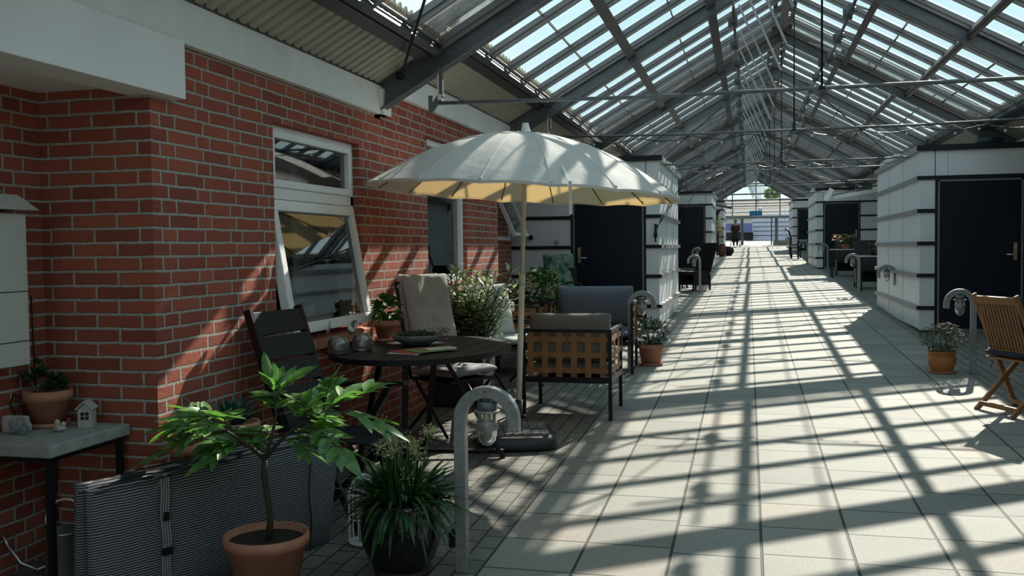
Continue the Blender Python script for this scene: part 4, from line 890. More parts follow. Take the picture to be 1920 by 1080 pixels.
mb = MB().tube([(0.040, 0, 1.16), (0.078, 0, 2.17)], 0.0165, 14); mb.tube([(0.0, 0, 0.10), (0.041, 0, 1.18)], 0.021, 14); mb.tube([(0.039, 0, 1.12), (0.041, 0, 1.19)], 0.025, 14); mb.build('pole', POLE, t)
mb = MB().tube([(0.0, 0, 0.09), (0.008, 0, 0.30)], 0.027, 14).tube([(0.03, -0.0, 0.18), (0.055, 0, 0.185)], 0.010, 8); mb.build('pole_socket', CHAR, t)
mb = MB(); mb.lathe([(0, 0), (0.27, 0), (0.275, 0.02), (0.27, 0.075), (0.24, 0.095), (0, 0.10)], 48, sq=5); mb.build('base', CHAR, t, loc=(0, -0.06, -0.002), rot=(0, 0, math.radians(18)))
mb = MB()
for ix in range(-3, 4):
    for iy in range(-3, 4):
        if abs(ix) < 1 and abs(iy) < 1: continue
        mb.cbox((ix*0.062, iy*0.062, 0.102), (0.054, 0.052, 0.018), Euler((math.radians(7*(1 if iy > 0 else -1)), math.radians(-6), 0)))
mb.build('weight_plates', plain('dusty_plastic', (0.16, 0.155, 0.145), 0.5, 0, 0.3, 20), t, loc=(0, -0.06, -0.002), rot=(0, 0, math.radians(18)))

# ------------------------------------------------------------------ oval garden table and what stands on it
TZ = 0.905; tc = (-2.075, 5.85); tg = g(5.85); th = TZ-tg
t = thing('oval_table', 'black oval garden table with slatted top against the brick wall', 'table', (tc[0], tc[1], tg)); A_, B_ = 0.565, 0.77
n = 9; mb = MB()
def ell(x, a, b): return b*math.sqrt(max(0, 1-(x/a)**2))
for k in range(n):                                                     # slats run the long way
    x0 = -A_*0.97+2*A_*0.97*k/n+0.004; x1 = -A_*0.97+2*A_*0.97*(k+1)/n-0.004; m_ = 6; vs = []
    for q in range(m_+1):
        x = x0+(x1-x0)*q/m_; yy = ell(x, A_, B_)*0.985
        for s_q in (-1, 1):
            for z in (th-0.018, th): vs.append((x, s_q*yy, z))
    fs = []
    for q in range(m_):
        a = q*4; b_ = a+4; fs += [(a+1, b_+1, b_+3, a+3), (a, a+2, b_+2, b_), (a, b_, b_+1, a+1), (a+2, a+3, b_+3, b_+2)]
    fs += [(0, 1, 3, 2), (m_*4, m_*4+2, m_*4+3, m_*4+1)]; mb.add(vs, fs)
mb.build('table_top', BLACKS, t)
vs = []; na = 64
for j in range(na):
    a = 2*PI*j/na
    for f_, z in ((0.955, th-0.035), (1.005, th-0.035), (1.005, th-0.002), (0.985, th+0.001), (0.955, th-0.01)): vs.append((A_*f_*math.cos(a), B_*f_*math.sin(a), z))
MB().add(vs, [(j*5+q, j*5+(q+1) % 5, ((j+1) % na)*5+(q+1) % 5, ((j+1) % na)*5+q) for j in range(na) for q in range(5)]).build('table_rim', BLACK, t)
for (x0, y0, x1, y1) in ((-0.10, -0.05, -0.15, 0.02), (0.05, 0.10, -0.13, 0.42), (0.16, -0.1, 0.50, 0.14), (-0.28, 0.0, -0.30, -0.42)):
    MB().bar((x0, y0-0.0, th-0.03), (x1, y1, 0.0), 0.036, 0.022).build('leg', BLACK, t)
MB().tube([(-0.15, 0.02, 0.045), (0.50, 0.15, 0.045)], 0.016, 8).build('stretcher', BLACK, t); MB().tube([(-0.30, -0.42, 0.03), (-0.13, 0.42, 0.03)], 0.013, 8).build('stretcher', BLACK, t); MB().tube([(-0.25, -0.2, th-0.06), (0.25, 0.2, th-0.06)], 0.014, 8).build('stretcher', BLACK, t)

def jar(x, y, label, lid_ang, sc_=1.0, rz=0.0):
    t = thing('glass_jar', label, 'jar', (x, y, TZ+0.002), rz, 'open clip-top jars on the oval table'); s_ = sc_
    MB().lathe([(0, 0.002), (0.052*s_, 0.0), (0.058*s_, 0.012), (0.058*s_, 0.075), (0.045*s_, 0.095), (0.042*s_, 0.105), (0.039*s_, 0.105), (0.042*s_, 0.092), (0.054*s_, 0.073), (0.054*s_, 0.012), (0, 0.006)], 28).build('jar_body', JAR, t)
    l_ = MB().lathe([(0, 0.008), (0.04*s_, 0.006), (0.046*s_, 0), (0.04*s_, -0.006), (0, -0.004)], 24).build('lid', JAR, t, loc=(-0.055*s_, 0, 0.15), rot=(0, lid_ang, 0.3))
    MB().tube([(0.045*s_*math.cos(a), 0.045*s_*math.sin(a), 0.095) for a in [k*PI/6 for k in range(13)]], 0.0015, 5).build('wire', CHROME, t)
jar(-2.45, 5.36, 'leftmost open clip-top glass jar on the black table', -1.35, 1.15); jar(-2.38, 5.57, 'open clip-top glass jar nearer the geranium pot', -1.1, 1.1, 0.7)
t = thing('cup', 'small dark coaster at the left end of the black table', 'coaster', (-2.52, 5.40, TZ)); MB().lathe([(0, 0), (0.045, 0), (0.045, 0.006), (0, 0.006)], 16).build('coaster_disc', BLACK, t)
t['category'] = 'coaster'; t.name = 'coaster'
rr = random.Random(51)
t = pot('potted_geranium', 'yellow flowering plant in a terracotta pot on the black table by the wall', 'plant', (-2.455, 6.17, TZ), 0.092, 0.062, 0.135, saucer=True)
bush(rr, 190, (0, 0, 0.22), (0.09, 0.09, 0.09), 0.055, 0.042, 0.2, 0.3).build('leaves', LF_MID, t); fl = MB()
for k in range(9):
    d = rdir(rr, 0.6, 0.5); c = Vector((0, 0, 0.22))+d*0.10
    for q in range(8): fl.leaf(c, (math.cos(q*.8), math.sin(q*.8), 0.4), 0.02, 0.012, (0,0,1), 0.1, 0.1, 2)
fl.build('flowers', FL_YEL, t)
t = thing('succulent_bowl', 'shallow grey glazed bowl of succulents in the middle of the black table', 'bowl', (-2.14, 5.92, TZ+0.001))
MB().lathe([(0, 0.004), (0.075, 0.0), (0.09, 0.008), (0.145, 0.035), (0.178, 0.070), (0.172, 0.074), (0.14, 0.046), (0, 0.04)], 40).build('bowl', GBOWL, t)
mb = MB()
for k in range(30):
    a = rr.uniform(0, 2*PI); r_ = rr.uniform(0, 0.13); c = (r_*math.cos(a), r_*math.sin(a), 0.055)
    for q in range(14): b_ = q*2.4; mb.leaf(c, (math.cos(b_), math.sin(b_), 0.3+q*0.10), 0.042, 0.020, (0,0,1), -0.2, 0.2, 2)
for k in range(110): mb.leaf((0.06+rr.uniform(0, .15), rr.uniform(-.06, .06), 0.07+rr.uniform(0, .045)), rdir(rr, 0.2), 0.026, 0.013, (0,0,1), 0.1, 0.1, 2)
mb.build('succulents', LF_GRY, t); fl = MB()
for c in ((0.215, -0.02, 0.09), (0.21, -0.04, 0.055), (0.225, -0.05, 0.05)):
    for q in range(9): fl.leaf(c, (math.cos(q*.8), math.sin(q*.8), rr.uniform(-.5, .5)), 0.014, 0.011, (0,0,1), 0.1, 0.1, 2)
fl.tube([(0.14, 0, 0.08), (0.18, -0.01, 0.10), (0.215, -0.02, 0.09)], 0.0015, 4); fl.build('flowers', FL_PNK, t)
for q, (x, y, a, m_, lab) in enumerate(((-2.02, 5.52, 0.30, PAPW, 'white sheet at the bottom of the papers on the black table'), (-2.01, 5.54, 0.10, PAPR, 'red magazine lying on the black table'), (-1.93, 5.56, -0.15, PAPG, 'green covered magazine lying over the red one'))):
    tag(MB().box(-0.105, 0.105, -0.14, 0.14, 0, 0.004).build('magazine', m_, loc=(x, y, TZ+0.001+q*0.0045), rot=(0, 0, a-0.5)), lab, 'magazine', 'magazines on the oval table')
t = thing('booklet', 'pale folded booklet on top of the magazines', 'booklet', (-1.88, 5.60, TZ+0.0145), -0.75); MB().box(-0.05, 0.05, -0.10, 0.10, 0, 0.004).box(-0.05, 0.045, -0.10, 0.10, 0.005, 0.008).build('pages', PAPW, t); MB().box(-0.048, -0.02, -0.1, 0.1, 0.0082, 0.009).build('cover_stripe', plain('orange_paper', (0.5, 0.22, 0.04), 0.6), t)

# ------------------------------------------------------------------ folding slatted chair (near)
def slat_chair(loc, rz, label):
    t = thing('folding_armchair', label, 'chair', loc, rz); W_ = 0.44; hb = W_/2
    zs = 0.44; b0 = Vector((-0.02, 0, zs-0.02)); b1 = Vector((-0.27, 0, 1.10)); d = (b1-b0)
    mb = MB()
    for k in range(5):
        f0, f1 = 0.04+k*0.193, 0.04+k*0.193+0.178; c = b0+d*((f0+f1)/2); ang = math.atan2(d.x, d.z)
        mb.cbox((c.x, 0, c.z), (0.014, W_-0.02, d.length*(f1-f0)), Euler((0, ang, 0)))
    mb.build('backrest', BLACKS, t, bevel=0.002)
    for s_ in (-1, 1):
        MB().bar(b0+Vector((-0.02, s_*hb, -0.05)), b1+Vector((-0.015, s_*hb, 0.01)), 0.026, 0.045, up=(1, 0, 0)).build('back_frame', BLACK, t)
        MB().bar((-0.16, s_*(hb+0.02), 0.66), (0.40, s_*(hb+0.02), 0.69), 0.05, 0.022).build('armrest', BLACK, t)
        MB().bar((0.30, s_*(hb+0.02), 0.68), (0.14, s_*(hb+0.02), 0.42), 0.022, 0.035, up=(1,0,0)).bar((0.14, s_*(hb+0.02), 0.44), (0.40, s_*(hb+0.02), 0.0), 0.022, 0.035, up=(1,0,0)).build('leg', BLACK, t)
        MB().bar((0.34, s_*(hb-0.01), 0.42), (-0.08, s_*(hb-0.01), 0.0), 0.022, 0.035, up=(1,0,0)).build('leg', BLACK, t)
    mb = MB()
    for k in range(6): mb.cbox((0.02+k*0.078, 0, zs), (0.066, W_-0.03, 0.014))
    mb.build('seat', BLACKS, t, bevel=0.002)
    MB().tube([(0.40, -hb-0.02, 0.02), (0.40, hb+0.02, 0.02)], 0.012, 8).build('stretcher', BLACK, t); MB().tube([(-0.08, -hb, 0.02), (-0.08, hb, 0.02)], 0.012, 8).build('stretcher', BLACK, t); MB().tube([(0.44, -hb+0.02, 0.41), (0.44, hb-0.02, 0.41)], 0.010, 8).build('stretcher', BLACK, t)
    return t
slat_chair((-2.25, 4.66, g(4.64)), math.radians(-9), 'black folding armchair with slatted reclined back by the near window')

# ------------------------------------------------------------------ high backed cushioned chair
def tufted_chair(loc, rz, label, mat, Hc, hw, second=True):
    t = thing('cushioned_chair', label, 'chair', loc, rz)
    for s_ in (-1, 1):
        MB().tube([(0.0, s_*hw, 0.40), (-0.16, s_*hw, Hc-0.03)], 0.013, 8).build('back_frame', BLACK, t)
        MB().tube([(0.40, s_*hw, 0.0), (0.05, s_*hw, 0.40)], 0.012, 8).build('leg', BLACK, t)
        MB().tube([(-0.05, s_*hw, 0.0), (0.40, s_*hw, 0.40)], 0.012, 8).build('leg', BLACK, t)
        MB().tube([(-0.07, s_*(hw+0.02), 0.60), (0.30, s_*(hw+0.02), 0.62)], 0.014, 8).build('armrest', BLACK, t)
    MB().tube([(-0.16, -hw, Hc-0.03), (-0.16, hw, Hc-0.03)], 0.013, 8).build('top_rail', BLACK, t)
    MB().box(-0.02, 0.44, -hw, hw, 0.395, 0.415).build('seat', BLACK, t)
    L = Hc-0.42; a = math.radians(75); 
    bc = cushion(L, hw*2-0.02, 0.11, 0.5, 20, 14, tuft=[(-0.3, -0.38), (-0.3, 0.38), (0.12, 0.0), (-0.72, 0.0)] if second else [], seed=3).build('back_cushion', mat, t, loc=(0.015, 0, 0.46+L/2*math.sin(a)+0.02), rot=(0, -a, 0), sub=1)
    bc.location.x = -0.02 + 0.0; bc.rotation_euler = (0, PI/2+math.radians(14)*-1, 0)
    if second:
        b2 = cushion(L*0.98, hw*2-0.02, 0.06, 0.45, 8, 8, seed=5).build('back_cushion', mat, t, loc=(-0.095, 0.0, 0.48+L/2), rot=(0, PI/2-math.radians(14), 0), sub=1)
    cushion(0.48, hw*2, 0.09, 0.45, 10, 10, tuft=[(-0.3, 0.3), (0.3, -0.3), (0.3, 0.3), (-0.3, -0.3)], seed=7).build('seat_cushion', mat, t, loc=(0.23, 0, 0.46), rot=(0, math.radians(-3), 0), sub=1)
    mb = MB()
    for q in (0.0, 0.03): mb.tube([(0.40, hw-0.02-q, 0.42), (0.42, hw-q, 0.36), (0.41, hw-0.03-q, 0.29)], 0.003, 5)
    mb.build('tie_ribbon', LIGHTC, t)
    return t
tufted_chair((-2.33, 6.82, g(6.8)), math.radians(-30), 'high backed chair with grey tufted cushions behind the black table', GREYC, 1.14, 0.23)
tufted_chair((-2.36, 8.70, g(8.70)), math.radians(-30), 'chair with pale rounded cushions behind the narrow-leaved plant', LIGHTC, 0.93, 0.25, False)

# ------------------------------------------------------------------ woven strap lounge chairs
def lounge(loc, rz, label, W_, D_, H, ccol, lean=0.0, cush_h=0.40):
    t = thing('lounge_chair', label, 'lounge chair', loc, rz, 'woven strap lounge chairs'); hw = W_/2
    for sx in (-1, 1):
        for y_ in (0.0, D_):
            MB().box(sx*hw-0.014, sx*hw+0.014, y_-0.014, y_+0.014, 0.0, H).build('leg', BLACK, t)
    mb = MB().box(-hw, hw, -0.012, 0.012, 0.29, 0.335).box(-hw, hw, D_-0.012, D_+0.012, 0.29, 0.335).box(-hw-0.012, -hw+0.012, 0, D_, 0.29, 0.335).box(hw-0.012, hw+0.012, 0, D_, 0.29, 0.335)
    mb.box(-hw, hw, -0.012, 0.012, H-0.024, H).box(-hw-0.012, -hw+0.012, 0, D_, H-0.024, H).box(hw-0.012, hw+0.012, 0, D_, H-0.024, H); mb.build('frame', BLACK, t)
    MB().box(-hw+0.01, hw-0.01, 0.01, D_-0.01, 0.315, 0.33).build('seat_deck', BLACK, t)
    def weave(n_v, w_v, fn, length):
        mb = MB()
        for k in range(n_v):
            u = (k+0.5)/n_v*length; s_ = 1 if k % 2 else -1
            pts = [(u, s_*0.006*math.cos(q*PI), 0.31+(H-0.31)*q/4+0.0) for q in range(5)]
            fn(mb, u-w_v/2, u+w_v/2, 0.31, H-0.002, 0.005*s_, False)
        for r_ in range(3):
            zc = 0.31+(H-0.31)*(r_+0.62)/3.25; fn(mb, 0.0, length, zc-0.021, zc+0.021, 0.0, True)
        return mb
    def back(mb, u0, u1, z0, z1, o_, hz):
        if hz:
            n_ = 6; w_ = (u1-u0)/n_
            for q in range(n_): s_ = (1 if (q + int(round(z0*40))) % 2 else -1)*0.008; mb.box(-hw+u0+w_*q, -hw+u0+w_*(q+1), s_-0.0016, s_+0.0016, z0, z1)
        else: mb.box(-hw+u0, -hw+u1, o_-0.0016, o_+0.0016, z0, z1)
    def side(sx):
        def f_(mb, u0, u1, z0, z1, o_, hz):
            mb.box(sx*hw+(0.006 if hz else o_)-0.0016, sx*hw+(0.006 if hz else o_)+0.0016, u0, u1, z0, z1)
        return f_
    weave(6, 0.05, back, W_).build('back_weave', STRAP, t)
    for sx in (-1, 1): weave(5, 0.05, side(sx), D_).build('arm_weave', STRAP, t)
    cushion(W_-0.06, D_-0.04, 0.12, 0.35, 10, 10, seed=9).build('seat_cushion', ccol, t, loc=(0, D_/2+0.01, 0.40), sub=1)
    cushion(W_-0.02, cush_h, 0.18, 0.6, 14, 10, wr=0.006, seed=int(W_*100)).build('back_cushion', ccol, t, loc=(0, 0.13+lean, 0.45+cush_h/2*0.93), rot=(math.radians(76), 0, math.radians(1.5)), sub=1)
    return t
lounge((-1.385, 7.26, g(7.3)), 0.0, 'tan woven strap lounge chair seen from behind, with grey back cushion, nearest the parasol', 0.69, 0.61, 0.71, DGREYC, cush_h=0.40)
lounge((-1.59, 10.12, g(9.8)), math.radians(183), 'woven strap lounge chair facing the camera, with big blue grey cushion before the dark door', 0.84, 0.66, 0.72, BLUEC, cush_h=0.45)
lounge((-2.63, 9.50, g(9.5)), math.radians(-90), 'woven strap lounge chair mostly hidden behind the parasol pole, under the hydrangea', 0.70, 0.60, 0.72, DGREYC, cush_h=0.30)
t = thing('round_back_chair', 'black metal chair with thin round hoop back beside the shed front', 'chair', (-2.12, 11.4, g(11.4)), math.radians(-90))
MB().tube([(-0.02, -0.18, 0.42), (-0.05, -0.18, 0.68), (-0.07, -0.12, 0.78), (-0.07, 0, 0.82), (-0.07, 0.12, 0.78), (-0.05, 0.18, 0.68), (-0.02, 0.18, 0.42)], 0.011, 8).build('hoop_back', BLACK, t); MB().lathe([(0, 0.42), (0.2, 0.42), (0.2, 0.44), (0, 0.44)], 24, (0.16, 0, 0)).build('seat', BLACK, t)
for x, y in ((0.0, -0.15), (0.0, 0.15), (0.3, -0.15), (0.3, 0.15)): MB().tube([(x, y, 0.42), (x*1.1-0.01, y*1.15, 0)], 0.010, 6).build('leg', BLACK, t)
t = thing('garden_chair', 'dark garden seat with a teal flowered cushion in the corner by the left shed', 'chair', (-2.45, 12.4, g(12.4)), math.radians(-70))
cushion(0.62, 0.42, 0.12, 0.5, 8, 8, seed=13).build('back_cushion', TEAL, t, loc=(-0.06, 0, 0.84), rot=(0, math.radians(80), 0), sub=1); MB().box(-0.02, 0.45, -0.24, 0.24, 0.40, 0.46).box(-0.06, -0.02, -0.24, 0.24, 0.4, 0.95).build('seat', BLACK, t)
for x, y in ((0.0, -0.2), (0.0, 0.2), (0.4, -0.2), (0.4, 0.2)): MB().box(x-0.02, x+0.02, y-0.02, y+0.02, 0, 0.4).build('leg', BLACK, t)
# ------------------------------------------------------------------ folded striped cushions leaning in a row
A0, B0 = Vector((-2.475, 3.12, 0)), Vector((-1.975, 4.20, 0)); dv = (B0-A0).normalized(); Lb = (B0-A0).length; nv = Vector((-dv.y, dv.x, 0))
def pad_panel(off, th, H, seed, name, skew):
    rr = random.Random(seed); nx, nz = 26, 12; vs = []; ix = {}
    for s_ in (0, 1):
        for i in range(nx+1):
            for j in range(nz+1):
                u, v = i/nx, j/nz; edge = min(1, 6*min(u, 1-u))*min(1, 5*min(v, 1-v)); bul = th/2*(0.35+0.65*edge**0.5)
                for tu in (0.27, 0.52, 0.78): 
                    for tv in (0.36, 0.74): bul -= 0.35*th*math.exp(-(((u-tu)*Lb/0.035)**2+((v-tv)*H/0.03)**2))*0.5
                    bul -= 0.12*th*math.exp(-(((u-tu)*Lb/0.02)**2))
                bul += rr.uniform(-0.0015, 0.0015)
                p = dv*(u*Lb+skew*(v-0.5)) + nv*(off + (bul if s_ else -bul)) + Vector((0, 0, v*(H+0.035*u) + 0.010*math.sin(u*9+seed)*v - 0.03*(u-0.5)**2*v)) + dv*(0.09*u*u*v)
                ix[(s_, i, j)] = len(vs); vs.append(p)
    fs = []
    for i in range(nx):
        for j in range(nz):
            fs.append((ix[(0,i,j)], ix[(0,i+1,j)], ix[(0,i+1,j+1)], ix[(0,i,j+1)])); fs.append((ix[(1,i,j)], ix[(1,i,j+1)], ix[(1,i+1,j+1)], ix[(1,i+1,j)]))
    for i in range(nx):
        fs.append((ix[(0,i,nz)], ix[(0,i+1,nz)], ix[(1,i+1,nz)], ix[(1,i,nz)])); fs.append((ix[(1,i,0)], ix[(1,i+1,0)], ix[(0,i+1,0)], ix[(0,i,0)]))
    for j in range(nz):
        fs.append((ix[(1,0,j)], ix[(0,0,j)], ix[(0,0,j+1)], ix[(1,0,j+1)])); fs.append((ix[(0,nx,j)], ix[(1,nx,j)], ix[(1,nx,j+1)], ix[(0,nx,j+1)]))
    return MB().add(vs, fs, True)
t = thing('folded_lounger_cushion', 'long grey striped lounger cushion folded and stood on edge in the foreground', 'cushion', (A0.x, A0.y, g(3.5)))
pad_panel(0.045, 0.10, 0.515, 1, 'f', 0.0).build('front_fold', STRIPE, t); pad_panel(0.143, 0.095, 0.525, 2, 'b', 0.02).build('back_fold', STRIPE, t)
mb = MB(); u = 0.255*Lb
for k in (-0.016, -0.005, 0.006, 0.017):
    mb.tube([dv*(u+k+0.012*math.sin(q*1.9)*0.4)+nv*(-0.014+0.006*abs(q-4)/4)+Vector((0, 0, q*0.515/8)) for q in range(9)] + [dv*(u+k)+nv*0.06+Vector((0, 0, 0.525))], 0.0035, 5)
mb.build('binding_cord', plain('pale_cord', (0.30, 0.30, 0.31), 0.8), t)
MB().cbox(dv*(u+0.002)-nv*0.018+Vector((0, 0, 0.215)), (0.045, 0.012, 0.030), Euler((0, 0, math.atan2(dv.y, dv.x)))).cbox(dv*u-nv*0.018+Vector((0, 0, 0.36)), (0.020, 0.012, 0.035), Euler((0, 0, math.atan2(dv.y, dv.x)))).build('buckle', BLACK, t)
mb = MB()
for off in (-0.002, 0.094, 0.188): mb.tube([dv*(q/14*Lb+0.09*(q/14)**2)+nv*off+Vector((0, 0, 0.517+0.035*q/14+0.006*math.sin(q*1.7+off*40)-0.03*(q/14-0.5)**2)) for q in range(15)], 0.0045, 5)
mb.tube([dv*(0.885*Lb+0.006*math.sin(q*1.4))+nv*(-0.012)+Vector((0, 0, 0.5-q*0.06)) for q in range(9)], 0.004, 5); mb.build('piping', plain('dark_piping', (0.03, 0.03, 0.035), 0.9), t)

# ------------------------------------------------------------------ low bench behind it with pots
t = thing('low_bench', 'low dark bench with a grey top behind the striped cushion, along the wall', 'bench', (-2.44, 4.02, g(4.02)))
MB().box(-0.19, 0.17, -0.33, 0.26, 0.425, 0.452).build('bench_top', plain('grey_board', (0.13, 0.125, 0.125), 0.8), t, bevel=0.003); MB().box(-0.17, 0.15, -0.31, 0.24, 0.36, 0.425).build('apron', BLACK, t)
for x in (-0.16, 0.13):
    for y in (-0.30, 0.22): MB().box(x-0.02, x+0.02, y-0.02, y+0.02, 0, 0.37).build('leg', BLACK, t)
bz = g(4.02)+0.452; rr = random.Random(61)
t = pot('potted_seedling', 'small terracotta pot on a saucer at the near end of the low bench', 'plant', (-2.515, 3.80, bz), 0.058, 0.042, 0.085, saucer=True); bush(rr, 50, (0, 0, 0.10), (0.05, 0.05, 0.04), 0.05, 0.02, 0.5, 0.3).build('leaves', LF_MID, t)
t = pot('potted_agave', 'wide terracotta pot with blue green leaves in the middle of the low bench', 'plant', (-2.40, 4.06, bz), 0.115, 0.075, 0.165, mat=TERRA); mb = MB()
for k in range(16): a = k*2.4; mb.leaf((0.02*math.cos(a), 0.02*math.sin(a), 0.15), (math.cos(a), math.sin(a), 0.5+k*0.12), 0.14, 0.05, (0,0,1), -0.1, 0.25, 4)
mb.build('leaves', mat_leaf('blue_green_leaf', (0.02, 0.07, 0.06), (0.04, 0.12, 0.09), 0.5, 0.1), t); mb = MB().tube([(-0.05, -0.04, 0.15), (-0.14, -0.08, 0.22), (-0.21, -0.12, 0.30)], [0.006, 0.006, 0.003], 6); mb.build('bare_stem', STEMM, t)

# ------------------------------------------------------------------ lantern
t = thing('lantern', 'white wire lantern on the paving behind the glossy dark pot', 'lantern', (-1.82, 4.24, g(4.24)))
mb = MB()
for k in range(16): a = 2*PI*k/16; mb.tube([(0.075*math.cos(a), 0.075*math.sin(a), 0.012), (0.075*math.cos(a), 0.075*math.sin(a), 0.25), (0.05*math.cos(a), 0.05*math.sin(a), 0.31), (0.01*math.cos(a), 0.01*math.sin(a), 0.34)], 0.0022, 5)
for z in (0.012, 0.13, 0.25): mb.tube([(0.075*math.cos(a), 0.075*math.sin(a), z) for a in [q*PI/12 for q in range(25)]], 0.003, 5)
mb.build('wire_cage', WHITEM, t); MB().lathe([(0, 0.004), (0.075, 0.004), (0.075, 0.012), (0, 0.012)], 24).build('floor_plate', WHITEM, t); MB().lathe([(0, 0.013), (0.03, 0.013), (0.03, 0.09), (0, 0.09)], 16).build('candle', FL_PCH, t)

# ------------------------------------------------------------------ small stone topped table, left
t = thing('stone_table', 'small table with concrete top and dark iron legs at the left edge', 'table', (-3.0, 3.53, g(3.53)))
hz = 0.75-g(3.53)
MB().box(-0.235, 0.215, -0.26, 0.26, hz-0.052, hz).build('table_top', STONE, t, bevel=0.006); MB().box(-0.21, 0.19, -0.235, 0.235, hz-0.075, hz-0.05).build('frame', BLACK, t)
for x in (-0.20, 0.18):
    for y in (-0.225, 0.225): MB().box(x-0.013, x+0.013, y-0.013, y+0.013, 0, hz-0.05).build('leg', BLACK, t)
rr = random.Random(71)
t = pot('potted_jade_plant', 'jade plant in a terracotta pot with a thin dark cane on the concrete topped table', 'plant', (-3.12, 3.66, 0.75), 0.105, 0.07, 0.155, saucer=True)
mb = MB(); st = MB()
for c, n_ in (((-0.05, 0, 0.24), 16), ((0.05, 0.0, 0.20), 22), ((0.0, 0.03, 0.19), 14), ((-0.085, -0.02, 0.22), 8), ((0.085, -0.02, 0.19), 12)):
    st.tube([(c[0]*0.3, c[1]*0.3, 0.13), c], 0.005, 6)
    for k in range(int(n_*1.6)): mb.leaf(Vector(c)+Vector((rr.gauss(0,.014), rr.gauss(0,.014), rr.gauss(0,.014))), rdir(rr, 0.4, 0.7), 0.055, 0.034, (0,0,1), 0.0, 0.1, 3)
mb.build('leaves', plain('jade_leaf', (0.035, 0.10, 0.045), 0.25, 0, 0.3, 20), t); st.build('stems', STEMG, t); MB().tube([(-0.055, -0.01, 0.13), (-0.065, -0.01, 0.60)], 0.004, 6).build('cane', BLACK, t)
MB().tube([(-0.10, -0.07, 0.03), (-0.125, -0.09, 0.11), (-0.10, -0.10, 0.16), (-0.05, -0.115, 0.15), (-0.035, -0.12, 0.08)], 0.003, 6).build('wire_loop', BLACK, t)
t = thing('house_ornament', 'small pale ceramic house with a window and peaked roof on the concrete topped table', 'ornament', (-2.93, 3.68, 0.75), math.radians(20))
mb = MB().box(-0.031, 0.031, -0.031, 0.031, 0, 0.082); mb.add([(-0.031,-0.031,0.082),(0.031,-0.031,0.082),(0.031,0.031,0.082),(-0.031,0.031,0.082),(0,-0.031,0.112),(0,0.031,0.112)], [(0,1,4),(2,3,5),(1,2,5,4),(3,0,4,5)]); mb.build('walls', STONEL, t, bevel=0.002)
MB().bar((-0.019, 0, 0.100), (-0.02, 0.0, 0.1005), 0.01, 0.01).cbox((-0.020, 0, 0.102), (0.052, 0.078, 0.007), Euler((0, math.radians(-44), 0))).cbox((0.020, 0, 0.102), (0.052, 0.078, 0.007), Euler((0, math.radians(44), 0))).build('roof', STONEL, t)
mb = MB()
for x in (-0.010, 0.010):
    for z in (0.045, 0.064): mb.box(x-0.0075, x+0.0075, -0.0325, -0.030, z-0.0075, z+0.0075)
mb.build('window', BLACK, t)
t = thing('bird_ornament', 'tiny pale stone bird on the front of the concrete topped table', 'ornament', (-2.97, 3.55, 0.75)); MB().ball((0, 0, 0.017), 0.02, 12, 8, (1.6, 1, 0.8)).build('body', STONEL, t); MB().ball((-0.012, 0, 0.040), 0.013, 10, 6, (1, 0.9, 1.3)).ball((0.02, 0, 0.035), 0.012, 8, 6, (1, .8, 1)).build('head', STONEL, t)
t = thing('stone_slab', 'upright pale stone block on the concrete topped table, behind the carved stone', 'ornament', (-3.155, 3.50, 0.75)); mb = MB().box(-0.06, 0.06, -0.02, 0.02, 0, 0.075); mb.build('stone', STONEL, t, bevel=0.008)
t = thing('carved_stone', 'oval grey carved stone leaning on the concrete topped table', 'ornament', (-3.095, 3.46, 0.75)); MB().ball((0, 0, 0.038), 0.038, 20, 12, (1.55, 0.42, 1.0)).build('stone', plain('carved_grey', (0.26, 0.28, 0.28), 0.7, 0, 0.5, 60, 0.004), t)
# mail box on the recess wall
t = thing('mailbox', 'cream metal wall mailbox with sloping lid at the left edge', 'mailbox', (-3.25, 3.30, 1.05))
MB().box(0.0, 0.14, -0.28, 0.25, 0.0, 0.67).build('box_body', MAILW, t, bevel=0.005)
MB().add([(0,-0.29,0.685),(0.185,-0.29,0.685),(0.185,0.285,0.685),(0,0.285,0.685),(0,-0.27,0.76),(0.11,-0.27,0.755),(0.11,0.24,0.755),(0,0.24,0.76)], [(0,3,2,1),(4,5,6,7),(0,1,5,4),(1,2,6,5),(2,3,7,6),(3,0,4,7)]).build('lid', MAILW, t, bevel=0.003)
MB().box(0.139, 0.1412, -0.28, 0.25, 0.325, 0.329).box(0.139, 0.1412, -0.28, 0.25, 0.105, 0.109).build('seam', BLACK, t)
tag(MB().tube([(0, -0.09, 0), (0, 0.06, 0)], 0.008, 10).build('marker_pen', plain('pen_blue', (0.30, 0.40, 0.50), 0.4), loc=(-3.18, 3.42, 1.818)), 'pale blue pen lying on the mailbox lid', 'pen')
# watering can
t = thing('watering_can', 'zinc watering can with a big round handle under the concrete topped table', 'watering can', (-2.97, 3.57, g(3.57)))
MB().lathe([(0, 0.0), (0.088, 0.0), (0.09, 0.01), (0.082, 0.205), (0.085, 0.212), (0.078, 0.212), (0.076, 0.02), (0, 0.02)], 32).build('can_body', ZINC, t)
MB().tube([(-0.075, 0, 0.18)]+[(0.01+0.118*math.cos(a), 0, 0.225+0.125*math.sin(a)) for a in [PI*0.93-q*PI*1.35/14 for q in range(15)]], 0.006, 8).build('handle', plain('bright_metal', (0.75, 0.75, 0.73), 0.35, 0.2), t)
MB().tube([(-0.08, -0.01, 0.05), (-0.13, -0.03, 0.03), (-0.20, -0.05, 0.06), (-0.25, -0.07, 0.14), (-0.27, -0.08, 0.20)], [0.012, 0.010, 0.009, 0.008, 0.008], 10).build('spout', ZINC, t)

